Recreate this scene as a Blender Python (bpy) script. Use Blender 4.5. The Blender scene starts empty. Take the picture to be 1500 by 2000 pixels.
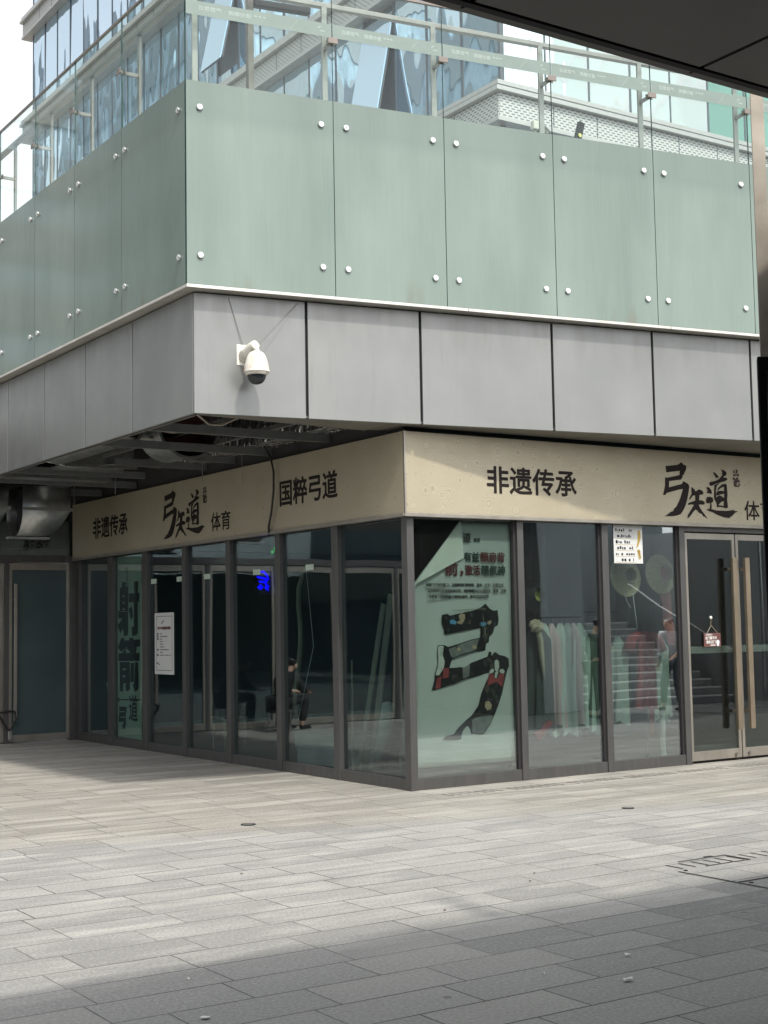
import bpy, bmesh, math, random
from mathutils import Vector, Matrix
random.seed(11)
S = bpy.context.scene
COL = S.collection
PI = math.pi

# ------------------------------------------------------------------ helpers
class MB:
    """collects boxes, prisms, tubes and lathes into one mesh"""
    def __init__(s): s.v = []; s.f = []; s.m = []
    def add(s, vs, fs, mi=0):
        o = len(s.v); s.v += [tuple(p) for p in vs]
        s.f += [tuple(i + o for i in f) for f in fs]; s.m += [mi] * len(fs)
        return s
    def box(s, x0, x1, y0, y1, z0, z1, mi=0):
        return s.obox(Vector((x0, y0, z0)), Vector((x1 - x0, 0, 0)), Vector((0, y1 - y0, 0)), Vector((0, 0, z1 - z0)), mi)
    def obox(s, o, a, b, c, mi=0):
        o = Vector(o); a = Vector(a); b = Vector(b); c = Vector(c)
        if a.cross(b).dot(c) < 0: a, b = b, a
        P = [o, o + a, o + a + b, o + b]
        P += [p + c for p in P]
        return s.add(P, [(0, 3, 2, 1), (4, 5, 6, 7), (0, 1, 5, 4), (1, 2, 6, 5), (2, 3, 7, 6), (3, 0, 4, 7)], mi)
    def tube(s, pts, r, n=8, mi=0, cap=True):
        pts = [Vector(p) for p in pts]; rings = []
        rs = r if isinstance(r, (list, tuple)) else [r] * len(pts)
        up = Vector((0.123, 0.31, 1)).normalized()
        for i, p in enumerate(pts):
            d = (pts[min(i + 1, len(pts) - 1)] - pts[max(i - 1, 0)]).normalized()
            a = d.cross(up)
            if a.length < 1e-3: a = d.cross(Vector((1, 0, 0)))
            a.normalize(); b = a.cross(d).normalized()
            rings.append([p + (a * math.cos(2 * PI * k / n) + b * math.sin(2 * PI * k / n)) * rs[i] for k in range(n)])
        vs = [q for R in rings for q in R]; fs = []
        for i in range(len(pts) - 1):
            for k in range(n):
                fs.append((i * n + k, (i + 1) * n + k, (i + 1) * n + (k + 1) % n, i * n + (k + 1) % n))
        if cap:
            fs.append(tuple(range(n))); fs.append(tuple(reversed(range((len(pts) - 1) * n, len(pts) * n))))
        return s.add(vs, fs, mi)
    def lathe(s, prof, o, axis=(0, 0, 1), n=24, mi=0):
        o = Vector(o); ax = Vector(axis).normalized()
        a = ax.cross(Vector((0.3, 1, 0.2))).normalized(); b = ax.cross(a).normalized()
        vs = []; fs = []
        for r, h in prof:
            for k in range(n):
                t = 2 * PI * k / n
                vs.append(o + ax * h + (a * math.cos(t) + b * math.sin(t)) * r)
        for i in range(len(prof) - 1):
            for k in range(n):
                fs.append((i * n + k, i * n + (k + 1) % n, (i + 1) * n + (k + 1) % n, (i + 1) * n + k))
        return s.add(vs, fs, mi)
    def poly(s, pts, off, mi=0):
        """flat polygon (list of 3d points) thickened by vector off"""
        n = len(pts); P = [Vector(p) for p in pts]; Q = [p + Vector(off) for p in P]
        fs = [tuple(range(n)), tuple(reversed(range(n, 2 * n)))]
        for i in range(n): fs.append((i, i + n, (i + 1) % n + n, (i + 1) % n))
        return s.add(P + Q, fs, mi)
    def build(s, name, mats, parent=None, bevel=0, smooth=False, origin=None):
        me = bpy.data.meshes.new(name)
        off = Vector(origin) if origin else Vector((0, 0, 0))
        me.from_pydata([tuple(Vector(p) - off) for p in s.v], [], s.f)
        if not isinstance(mats, (list, tuple)): mats = [mats]
        for m in mats: me.materials.append(m)
        me.polygons.foreach_set('material_index', s.m)
        if smooth: me.polygons.foreach_set('use_smooth', [True] * len(me.polygons))
        bm = bmesh.new(); bm.from_mesh(me); bmesh.ops.recalc_face_normals(bm, faces=bm.faces)
        ng = [f for f in bm.faces if len(f.verts) > 6]
        if ng: bmesh.ops.triangulate(bm, faces=ng)
        bm.to_mesh(me); bm.free(); me.update()
        return link(name, me, parent, off, bevel)

def link(name, me, parent=None, loc=(0, 0, 0), bevel=0):
    o = bpy.data.objects.new(name, me); COL.objects.link(o)
    o.location = loc
    if parent is not None:
        o.parent = parent
        w = parent
        base = Vector((0, 0, 0))
        while w is not None: base += w.location; w = w.parent
        o.location = Vector(loc) - base
    if bevel:
        b = o.modifiers.new('bevel', 'BEVEL'); b.width = bevel; b.segments = 2; b.limit_method = 'ANGLE'; b.angle_limit = 0.7
    return o

def thing(name, label, cat, loc=(0, 0, 0), group=None):
    o = bpy.data.objects.new(name, None); COL.objects.link(o); o.location = loc; o.empty_display_size = 0.2
    return tag(o, label, cat, group)
def tag(o, label, cat, group=None, kind=None):
    o['label'] = label; o['category'] = cat
    if group: o['group'] = group
    if kind: o['kind'] = kind
    return o
def copy_thing(o, delta, label=None):
    c = o.copy(); COL.objects.link(c); c.location = o.location + Vector(delta)
    for ch in list(o.children):
        d = ch.copy(); COL.objects.link(d); d.parent = c
        for g in list(ch.children):
            e = g.copy(); COL.objects.link(e); e.parent = d
    if label: c['label'] = label
    return c

def text(name, body, mat, parent, o, u, v, w, h, bold=0.0, depth=0.002):
    """lettering fitted to the box of width w and height h whose lower left corner is o; bold thickens the strokes"""
    cu = bpy.data.curves.new(name, 'FONT'); cu.body = body; cu.resolution_u = 3
    ob = bpy.data.objects.new(name, cu); COL.objects.link(ob)
    bpy.context.view_layer.update()
    dg = bpy.context.evaluated_depsgraph_get()
    me = bpy.data.meshes.new_from_object(ob.evaluated_get(dg))
    COL.objects.unlink(ob); bpy.data.objects.remove(ob)
    xs = [q.co.x for q in me.vertices]; ys = [q.co.y for q in me.vertices]
    x0, x1, y0, y1 = min(xs), max(xs), min(ys), max(ys)
    u = Vector(u).normalized(); v = Vector(v).normalized(); n = u.cross(v)
    t = bold * h
    sx = (w - 2 * t) / max(1e-6, x1 - x0); sy = (h - 2 * t) / max(1e-6, y1 - y0)
    base = [Vector(o) + u * ((q.co.x - x0) * sx + t) + v * ((q.co.y - y0) * sy + t) for q in me.vertices]
    faces = [tuple(p.vertices) for p in me.polygons]
    bpy.data.meshes.remove(me)
    m = MB()
    offs = [(0, 0)] if not t else [(math.cos(k * PI / 4) * t, math.sin(k * PI / 4) * t) for k in range(8)]
    for k, (a, b) in enumerate(offs):
        m.add([p + u * a + v * b + n * (k * depth * .06) for p in base], faces)
    me = bpy.data.meshes.new(name); me.from_pydata([tuple(q) for q in m.v], [], m.f)
    bm = bmesh.new(); bm.from_mesh(me)
    r = bmesh.ops.extrude_face_region(bm, geom=list(bm.faces))
    bmesh.ops.translate(bm, verts=[e for e in r['geom'] if isinstance(e, bmesh.types.BMVert)], vec=n * depth)
    bm.to_mesh(me); bm.free()
    me.materials.append(mat); me.name = name
    return link(name, me, parent)

# ------------------------------------------------------------------ materials
def new_mat(name):
    m = bpy.data.materials.new(name); m.use_nodes = True
    return m, m.node_tree.nodes, m.node_tree.links, m.node_tree.nodes['Principled BSDF']
def mth(N, L, op, a, b=None, c=None):
    n = N.new('ShaderNodeMath'); n.operation = op
    for i, q in enumerate((a, b, c)):
        if q is None: continue
        if isinstance(q, (int, float)): n.inputs[i].default_value = q
        else: L.new(q, n.inputs[i])
    return n.outputs[0]
def mixc(N, L, fac, a, b, mode='MIX'):
    n = N.new('ShaderNodeMix'); n.data_type = 'RGBA'; n.blend_type = mode
    for i, q in ((0, fac), (6, a), (7, b)):
        if isinstance(q, (int, float)): n.inputs[i].default_value = q
        elif isinstance(q, tuple): n.inputs[i].default_value = q if len(q) == 4 else q + (1,)
        else: L.new(q, n.inputs[i])
    return n.outputs[2]
def noise(N, L, scale, stretch=(1, 1, 1), detail=4, rough=0.55):
    tc = N.new('ShaderNodeTexCoord'); mp = N.new('ShaderNodeMapping'); L.new(tc.outputs['Object'], mp.inputs[0])
    mp.inputs['Scale'].default_value = stretch
    t = N.new('ShaderNodeTexNoise'); t.inputs['Scale'].default_value = scale; t.inputs['Detail'].default_value = detail
    t.inputs['Roughness'].default_value = rough
    L.new(mp.outputs[0], t.inputs['Vector']); return t.outputs['Fac']
def ramp(N, L, x, a, b, lo=0.0, hi=1.0):
    n = N.new('ShaderNodeMapRange'); n.clamp = True; L.new(x, n.inputs[0])
    n.inputs[1].default_value = a; n.inputs[2].default_value = b; n.inputs[3].default_value = lo; n.inputs[4].default_value = hi
    return n.outputs[0]
def plain(name, col, rough=0.5, metal=0.0, var=0.15, scale=6.0, bump=0.0, stretch=(1, 1, 1), spec=0.5):
    m, N, L, B = new_mat(name)
    f = noise(N, L, scale, stretch)
    a = tuple(c * (1 - var) for c in col); b = tuple(min(1, c * (1 + var)) for c in col)
    L.new(mixc(N, L, ramp(N, L, f, 0.3, 0.7), a, b), B.inputs['Base Color'])
    B.inputs['Roughness'].default_value = rough; B.inputs['Metallic'].default_value = metal
    B.inputs['Specular IOR Level'].default_value = spec
    if bump:
        bp = N.new('ShaderNodeBump'); bp.inputs['Strength'].default_value = bump; bp.inputs['Distance'].default_value = 0.02
        L.new(f, bp.inputs['Height']); L.new(bp.outputs[0], B.inputs['Normal'])
    return m
def glass(name, tint, refl, bump=0.0, bscale=0.8, film=0.0, fk=1.0):
    m, N, L, B = new_mat(name); N.remove(B); out = N['Material Output']
    tr = N.new('ShaderNodeBsdfTransparent'); tr.inputs[0].default_value = tint + (1,)
    gl = N.new('ShaderNodeBsdfGlossy'); gl.inputs['Color'].default_value = (0.93, 0.97, 1.0, 1); gl.inputs['Roughness'].default_value = 0.012
    fr = N.new('ShaderNodeFresnel'); ge = N.new('ShaderNodeNewGeometry'); L.new(mth(N, L, 'SUBTRACT', 1.5, mth(N, L, 'MULTIPLY', ge.outputs['Backfacing'], 0.83333)), fr.inputs['IOR'])
    fac = mth(N, L, 'MINIMUM', mth(N, L, 'ADD', mth(N, L, 'MULTIPLY', fr.outputs[0], fk), refl), 0.95)
    if bump:
        f = noise(N, L, bscale, (1, 1, 0.55), 1)
        bp = N.new('ShaderNodeBump'); bp.inputs['Strength'].default_value = bump; bp.inputs['Distance'].default_value = 0.05
        L.new(f, bp.inputs['Height']); L.new(bp.outputs[0], gl.inputs['Normal'])
    mx = N.new('ShaderNodeMixShader'); L.new(fac, mx.inputs[0]); L.new(tr.outputs[0], mx.inputs[1]); L.new(gl.outputs[0], mx.inputs[2])
    sh = mx.outputs[0]
    if film:      # dust on the pane
        df = N.new('ShaderNodeBsdfDiffuse'); df.inputs[0].default_value = (0.6, 0.62, 0.6, 1)
        m2 = N.new('ShaderNodeMixShader')
        L.new(ramp(N, L, noise(N, L, 3.0, (1, 1, 0.3)), 0.3, 0.8, film * 0.3, film), m2.inputs[0])
        L.new(sh, m2.inputs[1]); L.new(df.outputs[0], m2.inputs[2]); sh = m2.outputs[0]
    L.new(sh, out.inputs['Surface'])
    return m

M = {}
M['fascia'] = plain('fascia_aluminium', (0.29, 0.292, 0.287), 0.42, 0.35, 0.13, 1.3, stretch=(1, 1, 0.6))
M['dark_gap'] = plain('dark_gap', (0.012, 0.011, 0.014), 0.8)
M['ledge'] = plain('ledge_metal', (0.62, 0.60, 0.54), 0.35, 0.5, 0.12, 5)
M['soffit'] = plain('soffit_metal', (0.20, 0.19, 0.165), 0.5, 0.3, 0.15, 2)
M['frame'] = plain('window_frame', (0.112, 0.110, 0.108), 0.42, 0.5, 0.12, 4, stretch=(3, 3, .6))
M['frame_in'] = plain('frame_reveal', (0.025, 0.022, 0.024), 0.6)
M['doorframe'] = plain('door_stainless', (0.36, 0.33, 0.29), 0.36, 0.6, 0.14, 5, stretch=(1, 1, .5))
M['steel'] = plain('stainless', (0.62, 0.62, 0.60), 0.25, 0.9, 0.1, 8)
M['bolt'] = plain('bolt_steel', (0.8, 0.8, 0.78), 0.22, 0.9, 0.05, 8)
M['post'] = plain('post_grey', (0.30, 0.287, 0.272), 0.4, 0.5, 0.1, 4)
M['clamp'] = plain('clamp_metal', (0.22, 0.19, 0.17), 0.4, 0.6, 0.1, 9)
M['letter'] = plain('letter_black', (0.016, 0.012, 0.011), 0.7, 0, 0.1, spec=.2)
M['seal'] = plain('seal_dark_red', (0.035, 0.013, 0.012), 0.5)
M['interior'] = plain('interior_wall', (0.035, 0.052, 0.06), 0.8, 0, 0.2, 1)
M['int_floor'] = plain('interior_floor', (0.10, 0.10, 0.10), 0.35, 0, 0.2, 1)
M['joist'] = plain('joist_paint', (0.20, 0.21, 0.21), 0.45, 0.2, 0.15, 5)
M['galv'] = plain('galvanised', (0.42, 0.43, 0.42), 0.33, 0.85, 0.22, 7)
M['maroon'] = plain('maroon_paint', (0.055, 0.012, 0.010), 0.5, 0, 0.3)
M['black'] = plain('black_matt', (0.012, 0.012, 0.013), 0.6)
M['blackgloss'] = plain('black_gloss', (0.008, 0.011, 0.013), 0.12)
M['white'] = plain('white_plastic', (0.74, 0.71, 0.64), 0.4, 0, 0.06, 12)
M['paper'] = plain('white_paper', (0.80, 0.80, 0.77), 0.7, 0, 0.03, 3)
M['grime'] = plain('grime_brown', (0.17, 0.12, 0.08), 0.8, 0, 0.4, 14)
M['canopy'] = plain('canopy_panel', (0.075, 0.073, 0.068), 0.5, 0.2, 0.12, 1.5)
M['stone'] = plain('pier_stone', (0.36, 0.32, 0.265), 0.75, 0, 0.22, 5, 0.15)
M['wallgrey'] = plain('wall_panel', (0.42, 0.435, 0.445), 0.5, 0.1, 0.06, 1)
M['step'] = plain('stair_stone', (0.44, 0.44, 0.43), 0.7, 0, 0.15, 4)
M['nosing'] = plain('stair_nosing', (0.85, 0.86, 0.85), 0.5, 0, 0.05)
M['skin'] = plain('skin', (0.50, 0.31, 0.22), 0.5, 0, 0.05)
M['hair'] = plain('hair', (0.012, 0.010, 0.009), 0.4)
M['dkcloth'] = plain('dark_cloth', (0.018, 0.018, 0.020), 0.8)
M['whcloth'] = plain('white_cloth', (0.72, 0.72, 0.74), 0.8)
M['navy'] = plain('navy_cloth', (0.045, 0.055, 0.085), 0.8)
M['straw'] = plain('straw', (0.42, 0.37, 0.25), 0.8, 0, 0.2, 30)
M['wood'] = plain('wood_board', (0.25, 0.22, 0.165), 0.6, 0, 0.2, 4, stretch=(4, 4, .3))
M['red'] = plain('red_cloth', (0.24, 0.018, 0.022), 0.75, 0, 0.2)
M['rack'] = plain('rack_metal', (0.05, 0.05, 0.05), 0.4, 0.6)
M['plaque'] = plain('plaque_red', (0.14, 0.06, 0.055), 0.5)
M['blue'] = plain('photo_blue', (0.10, 0.30, 0.50), 0.7)
M['grey'] = plain('photo_grey', (0.17, 0.175, 0.17), 0.7, 0, .35, 12)
M['pale'] = plain('photo_pale', (0.50, 0.52, 0.48), 0.7, 0, .25, 14)
M['pskin'] = plain('photo_skin', (0.42, 0.31, 0.22), 0.7, 0, .25, 20)
M['pred'] = plain('photo_red', (0.24, 0.035, 0.04), 0.7, 0, .3, 14)
M['ink'] = plain('photo_black', (0.008, 0.009, 0.011), 0.7, 0, .6, 12, spec=.2)
M['gold'] = plain('gold_ink', (0.42, 0.29, 0.07), 0.6)
M['textred'] = plain('text_dark_red', (0.11, 0.02, 0.022), 0.6)
M['textgreen'] = plain('text_dark_green', (0.012, 0.035, 0.028), 0.6)
M['greenpaper'] = plain('green_paper', (0.46, 0.52, 0.39), 0.8, 0, .06, 2)
M['label'] = plain('label_paper', (0.45, 0.55, 0.47), 0.8)
M['spandrel'] = plain('spandrel_trim', (0.46, 0.46, 0.45), 0.4, 0.4, 0.06)
M['mullion'] = plain('tower_mullion', (0.10, 0.115, 0.13), 0.5, 0.3)
M['concrete'] = plain('concrete_grey', (0.34, 0.34, 0.33), 0.8, 0, .1, .5)
M['foliage'] = plain('foliage', (0.05, 0.08, 0.03), 0.8, 0, .5, 2)
M['fringe'] = plain('yellow_cloth', (0.42, 0.44, 0.12), 0.8)
M['beigecloth'] = plain('beige_cloth', (0.42, 0.36, 0.27), 0.8)

def foil():
    m, N, L, B = new_mat('foil_insulation')
    v = N.new('ShaderNodeTexVoronoi'); v.inputs['Scale'].default_value = 14; v.feature = 'F1'
    tc = N.new('ShaderNodeTexCoord'); mp = N.new('ShaderNodeMapping'); mp.inputs['Scale'].default_value = (1, 1, .35)
    L.new(tc.outputs['Object'], mp.inputs[0]); L.new(mp.outputs[0], v.inputs['Vector'])
    bp = N.new('ShaderNodeBump'); bp.inputs['Strength'].default_value = 1; bp.inputs['Distance'].default_value = 0.06
    L.new(v.outputs['Distance'], bp.inputs['Height']); L.new(bp.outputs[0], B.inputs['Normal'])
    B.inputs['Base Color'].default_value = (0.5, 0.5, 0.49, 1); B.inputs['Metallic'].default_value = 0.9; B.inputs['Roughness'].default_value = 0.25
    return m
M['foil'] = foil()

def frosted():
    m, N, L, B = new_mat('frosted_green_glass')
    f = noise(N, L, 1.1, (1, 1, 0.35), 5); g = noise(N, L, 60, (1, 1, 0.02), 2)
    c = mixc(N, L, ramp(N, L, f, 0.25, 0.75), (0.135, 0.187, 0.160), (0.225, 0.285, 0.250))
    c = mixc(N, L, ramp(N, L, g, 0.35, 0.7, 0.0, 0.07), c, (0.36, 0.39, 0.35))
    # rail of the structure standing behind the frosted glass shows as faint darker lines
    tc = N.new('ShaderNodeTexCoord'); sp = N.new('ShaderNodeSeparateXYZ'); L.new(tc.outputs['Object'], sp.inputs[0])
    d = mth(N, L, 'ABSOLUTE', mth(N, L, 'SUBTRACT', sp.outputs[2], 6.34))
    c = mixc(N, L, ramp(N, L, d, 0.02, 0.10, 0.22, 0.0), c, (0.15, 0.19, 0.17))
    c = mixc(N, L, ramp(N, L, sp.outputs[2], 6.31, 6.40, 0.0, 0.30), c, (0.13, 0.17, 0.15))
    c = mixc(N, L, ramp(N, L, noise(N, L, 4.0, (1, 1, 0.05), 5, 0.7), 0.55, 0.75, 0.0, 0.20), c, (0.30, 0.33, 0.30))
    # rain stains near the bottom edge
    st = mth(N, L, 'MULTIPLY', ramp(N, L, noise(N, L, 3.2, (1, 1, 0.12), 2), 0.62, 0.72), ramp(N, L, sp.outputs[2], 4.80, 5.02, 0.7, 0.0))
    c = mixc(N, L, st, c, (0.16, 0.165, 0.13))
    L.new(c, B.inputs['Base Color']); B.inputs['Roughness'].default_value = 0.10; B.inputs['Specular IOR Level'].default_value = 0.5
    return m
M['frost'] = frosted()
M['clear'] = glass('clear_guard_glass', (0.93, 0.975, 0.955), 0.0, fk=0.5)
M['edge'] = plain('glass_edge', (0.02, 0.06, 0.055), 0.2)
M['film'] = plain('frosted_film', (0.20, 0.255, 0.23), 0.5, 0, .05)
M['filmtext'] = plain('film_lettering', (0.33, 0.39, 0.36), 0.6, 0, .05)
M['shopglass'] = glass('shop_glass', (0.85, 0.92, 0.89), 0.19, 0.10, 0.7, 0.008)
M['doorglass'] = glass('door_glass', (0.78, 0.84, 0.80), 0.025, 0.03, 0.6, 0.008)
M['sideglass'] = glass('tinted_side_glass', (0.745, 0.85, 0.85), 0.055, 0.18, 0.55, 0.006)

def damask():
    m, N, L, B = new_mat('gold_damask')
    tc = N.new('ShaderNodeTexCoord')
    v = N.new('ShaderNodeTexVoronoi'); v.inputs['Scale'].default_value = 6.5; v.feature = 'F1'; v.inputs['Randomness'].default_value = 0.85
    L.new(tc.outputs['Object'], v.inputs['Vector'])
    ring = mth(N, L, 'SINE', mth(N, L, 'MULTIPLY', v.outputs['Distance'], 62.0))
    line = ramp(N, L, ring, 0.35, 0.95)
    f = noise(N, L, 2.0)
    base = mixc(N, L, ramp(N, L, f, 0.3, 0.7), (0.405, 0.358, 0.258), (0.445, 0.40, 0.297))
    c = mixc(N, L, mth(N, L, 'MULTIPLY', line, 0.38), base, (0.21, 0.175, 0.11))
    L.new(c, B.inputs['Base Color']); B.inputs['Roughness'].default_value = 0.38; B.inputs['Metallic'].default_value = 0.15
    bp = N.new('ShaderNodeBump'); bp.inputs['Strength'].default_value = 0.25; bp.inputs['Distance'].default_value = 0.004
    L.new(line, bp.inputs['Height']); L.new(bp.outputs[0], B.inputs['Normal'])
    return m
M['damask'] = damask()

def perforated(name, ax):
    m, N, L, B = new_mat(name)
    tc = N.new('ShaderNodeTexCoord'); sp = N.new('ShaderNodeSeparateXYZ'); L.new(tc.outputs['Object'], sp.inputs[0])
    u = sp.outputs[ax]; z = sp.outputs[2]
    row = mth(N, L, 'FLOOR', mth(N, L, 'DIVIDE', z, 0.062))
    uu = mth(N, L, 'ADD', mth(N, L, 'DIVIDE', u, 0.17), mth(N, L, 'MULTIPLY', row, 0.5))
    fu = mth(N, L, 'ABSOLUTE', mth(N, L, 'SUBTRACT', mth(N, L, 'FRACT', uu), 0.5))
    fz = mth(N, L, 'ABSOLUTE', mth(N, L, 'SUBTRACT', mth(N, L, 'FRACT', mth(N, L, 'DIVIDE', z, 0.062)), 0.5))
    hole = mth(N, L, 'MULTIPLY', mth(N, L, 'LESS_THAN', fu, 0.30), mth(N, L, 'LESS_THAN', fz, 0.24))
    c = mixc(N, L, hole, (0.50, 0.51, 0.50), (0.15, 0.16, 0.16))
    L.new(c, B.inputs['Base Color']); B.inputs['Roughness'].default_value = 0.5; B.inputs['Metallic'].default_value = 0.2
    return m
M['perf_y'] = perforated('perforated_west', 1)
M['perf_x'] = perforated('perforated_south', 0)

def towerglass(name='tower_glass', ca=(0.13, 0.25, 0.34), cb=(0.27, 0.39, 0.54), mix_=0.66):
    m, N, L, B = new_mat(name); N.remove(B); out = N['Material Output']
    oi = N.new('ShaderNodeObjectInfo')
    df = N.new('ShaderNodeBsdfDiffuse')
    L.new(mixc(N, L, oi.outputs['Random'], ca, cb), df.inputs[0])
    gl = N.new('ShaderNodeBsdfGlossy'); gl.inputs['Roughness'].default_value = 0.01; gl.inputs['Color'].default_value = (0.76, 0.90, 1.0, 1)
    f = noise(N, L, 0.55, (1, 1, 0.45), 2, 0.6)
    bp = N.new('ShaderNodeBump'); bp.inputs['Strength'].default_value = 0.34; bp.inputs['Distance'].default_value = 0.12
    L.new(f, bp.inputs['Height']); L.new(bp.outputs[0], gl.inputs['Normal'])
    mx = N.new('ShaderNodeMixShader'); mx.inputs[0].default_value = mix_
    L.new(df.outputs[0], mx.inputs[1]); L.new(gl.outputs[0], mx.inputs[2]); L.new(mx.outputs[0], out.inputs['Surface'])
    return m
M['tower'] = towerglass()
M['towerskyrefl'] = towerglass('tower_glass_sky_reflection', (0.72, 0.76, 0.78), (0.80, 0.83, 0.85), 0.5)  # same glass, with the overexposed sky reflection put into its colour
M['towergreenrefl'] = towerglass('tower_glass_green_reflection', (0.22, 0.42, 0.36), (0.36, 0.58, 0.50), 0.5)  # same glass, with the mirrored green building put into its colour

def paving():
    m, N, L, B = new_mat('granite_paving')
    tc = N.new('ShaderNodeTexCoord'); sp = N.new('ShaderNodeSeparateXYZ'); L.new(tc.outputs['Object'], sp.inputs[0])
    x, y = sp.outputs[0], sp.outputs[1]
    PL, PW = 0.66, 0.325
    ry = mth(N, L, 'DIVIDE', mth(N, L, 'ADD', y, 0.055), PW); row = mth(N, L, 'FLOOR', ry)
    off = mth(N, L, 'FRACT', mth(N, L, 'MULTIPLY', mth(N, L, 'SINE', mth(N, L, 'MULTIPLY', row, 12.9898)), 43.758))
    ux = mth(N, L, 'ADD', mth(N, L, 'DIVIDE', x, PL), off); colm = mth(N, L, 'FLOOR', ux)
    cb = N.new('ShaderNodeCombineXYZ'); L.new(colm, cb.inputs[0]); L.new(row, cb.inputs[1])
    wn = N.new('ShaderNodeTexWhiteNoise'); wn.noise_dimensions = '2D'; L.new(cb.outputs[0], wn.inputs['Vector'])
    rnd = wn.outputs['Value']
    # centre of this paver in metres
    xc = mth(N, L, 'MULTIPLY', mth(N, L, 'SUBTRACT', mth(N, L, 'ADD', colm, 0.5), off), PL)
    yc = mth(N, L, 'SUBTRACT', mth(N, L, 'MULTIPLY', mth(N, L, 'ADD', row, 0.5), PW), 0.055)
    # stone tones with sun and shade painted in: beige by shop, pale, dark front
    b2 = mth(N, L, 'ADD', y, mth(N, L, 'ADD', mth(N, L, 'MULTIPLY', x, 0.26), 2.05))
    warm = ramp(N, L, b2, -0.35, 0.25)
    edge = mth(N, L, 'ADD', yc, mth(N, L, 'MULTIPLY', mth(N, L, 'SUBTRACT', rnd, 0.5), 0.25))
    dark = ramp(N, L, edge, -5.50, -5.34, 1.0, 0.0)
    far = ramp(N, L, xc, -4.2, -1.6)           # the dark zone is darkest towards the pier
    # every paver gets its own piece of the cloudy pattern
    tc2 = N.new('ShaderNodeCombineXYZ'); L.new(mth(N, L, 'ADD', mth(N, L, 'MULTIPLY', x, 0.9), mth(N, L, 'MULTIPLY', rnd, 7.0)), tc2.inputs[0]); L.new(mth(N, L, 'MULTIPLY', y, 3.6), tc2.inputs[1]); L.new(mth(N, L, 'MULTIPLY', rnd, 3.0), tc2.inputs[2])
    sn = N.new('ShaderNodeTexNoise'); sn.inputs['Scale'].default_value = 1.7; sn.inputs['Detail'].default_value = 6; sn.inputs['Roughness'].default_value = 0.62; L.new(tc2.outputs[0], sn.inputs['Vector'])
    streak = sn.outputs['Fac']
    haze_ = noise(N, L, 1.15, (0.6, 3.4, 1), 5, 0.6)
    spk = noise(N, L, 52, (1, 1, 1), 4, 0.85)
    spf = noise(N, L, 130, (1, 1, 1), 2, 0.9)
    cl = noise(N, L, 0.9, (1, 1, 1), 4)
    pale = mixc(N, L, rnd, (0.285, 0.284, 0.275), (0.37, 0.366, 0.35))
    pale = mixc(N, L, ramp(N, L, streak, 0.46, 0.70, 0.0, 0.65), pale, (0.50, 0.49, 0.465))  # pale streaks put grazing highlights into the colour
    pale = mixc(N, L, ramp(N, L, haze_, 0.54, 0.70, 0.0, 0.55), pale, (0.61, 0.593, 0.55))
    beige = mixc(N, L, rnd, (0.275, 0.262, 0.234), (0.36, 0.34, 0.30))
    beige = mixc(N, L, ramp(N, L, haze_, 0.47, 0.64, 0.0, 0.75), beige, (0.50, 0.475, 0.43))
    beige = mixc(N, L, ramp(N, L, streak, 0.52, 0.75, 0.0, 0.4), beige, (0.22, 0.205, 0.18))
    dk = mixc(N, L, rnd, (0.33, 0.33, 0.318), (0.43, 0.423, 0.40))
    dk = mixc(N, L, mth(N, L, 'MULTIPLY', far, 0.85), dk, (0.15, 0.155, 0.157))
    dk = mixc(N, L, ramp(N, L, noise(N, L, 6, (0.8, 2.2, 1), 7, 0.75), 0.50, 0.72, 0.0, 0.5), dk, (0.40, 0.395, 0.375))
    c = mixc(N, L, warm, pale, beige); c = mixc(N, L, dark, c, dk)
    c = mixc(N, L, ramp(N, L, cl, 0.35, 0.7, 0.14, 0.0), c, (0.12, 0.12, 0.12))
    c = mixc(N, L, ramp(N, L, spk, 0.38, 0.56, 0.34, 0.0), c, (0.09, 0.09, 0.088))
    c = mixc(N, L, ramp(N, L, spk, 0.55, 0.68, 0.0, 0.40), c, (0.66, 0.65, 0.62))
    c = mixc(N, L, ramp(N, L, spf, 0.55, 0.7, 0.0, 0.22), c, (0.07, 0.07, 0.07))
    # old gum spots and stains
    gv = N.new('ShaderNodeTexVoronoi'); gv.inputs['Scale'].default_value = 1.1; gtc = N.new('ShaderNodeTexCoord'); L.new(gtc.outputs['Object'], gv.inputs['Vector'])
    c = mixc(N, L, mth(N, L, 'MULTIPLY', mth(N, L, 'LESS_THAN', gv.outputs['Distance'], 0.024), 0.55), c, (0.07, 0.068, 0.065))
    # joints
    fx = mth(N, L, 'FRACT', ux); fy = mth(N, L, 'FRACT', ry)
    dx = mth(N, L, 'MULTIPLY', mth(N, L, 'MINIMUM', fx, mth(N, L, 'SUBTRACT', 1.0, fx)), PL)
    dy = mth(N, L, 'MULTIPLY', mth(N, L, 'MINIMUM', fy, mth(N, L, 'SUBTRACT', 1.0, fy)), PW)
    jd = mth(N, L, 'MINIMUM', dx, mth(N, L, 'MULTIPLY', dy, 0.8))
    jw = mth(N, L, 'ADD', 0.0028, mth(N, L, 'MULTIPLY', noise(N, L, 1.3, (1, 1, 1), 2), 0.0022))
    joint = mth(N, L, 'LESS_THAN', jd, jw)
    jam = ramp(N, L, noise(N, L, 0.8, (1, 1, 1), 3), 0.36, 0.58, 0.45, 1.0)
    c = mixc(N, L, mth(N, L, 'MULTIPLY', joint, jam), c, (0.045, 0.043, 0.042))
    L.new(c, B.inputs['Base Color'])
    L.new(mth(N, L, 'ADD', 0.50, mth(N, L, 'MULTIPLY', streak, 0.30)), B.inputs['Roughness'])
    B.inputs['Specular IOR Level'].default_value = 0.4
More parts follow.
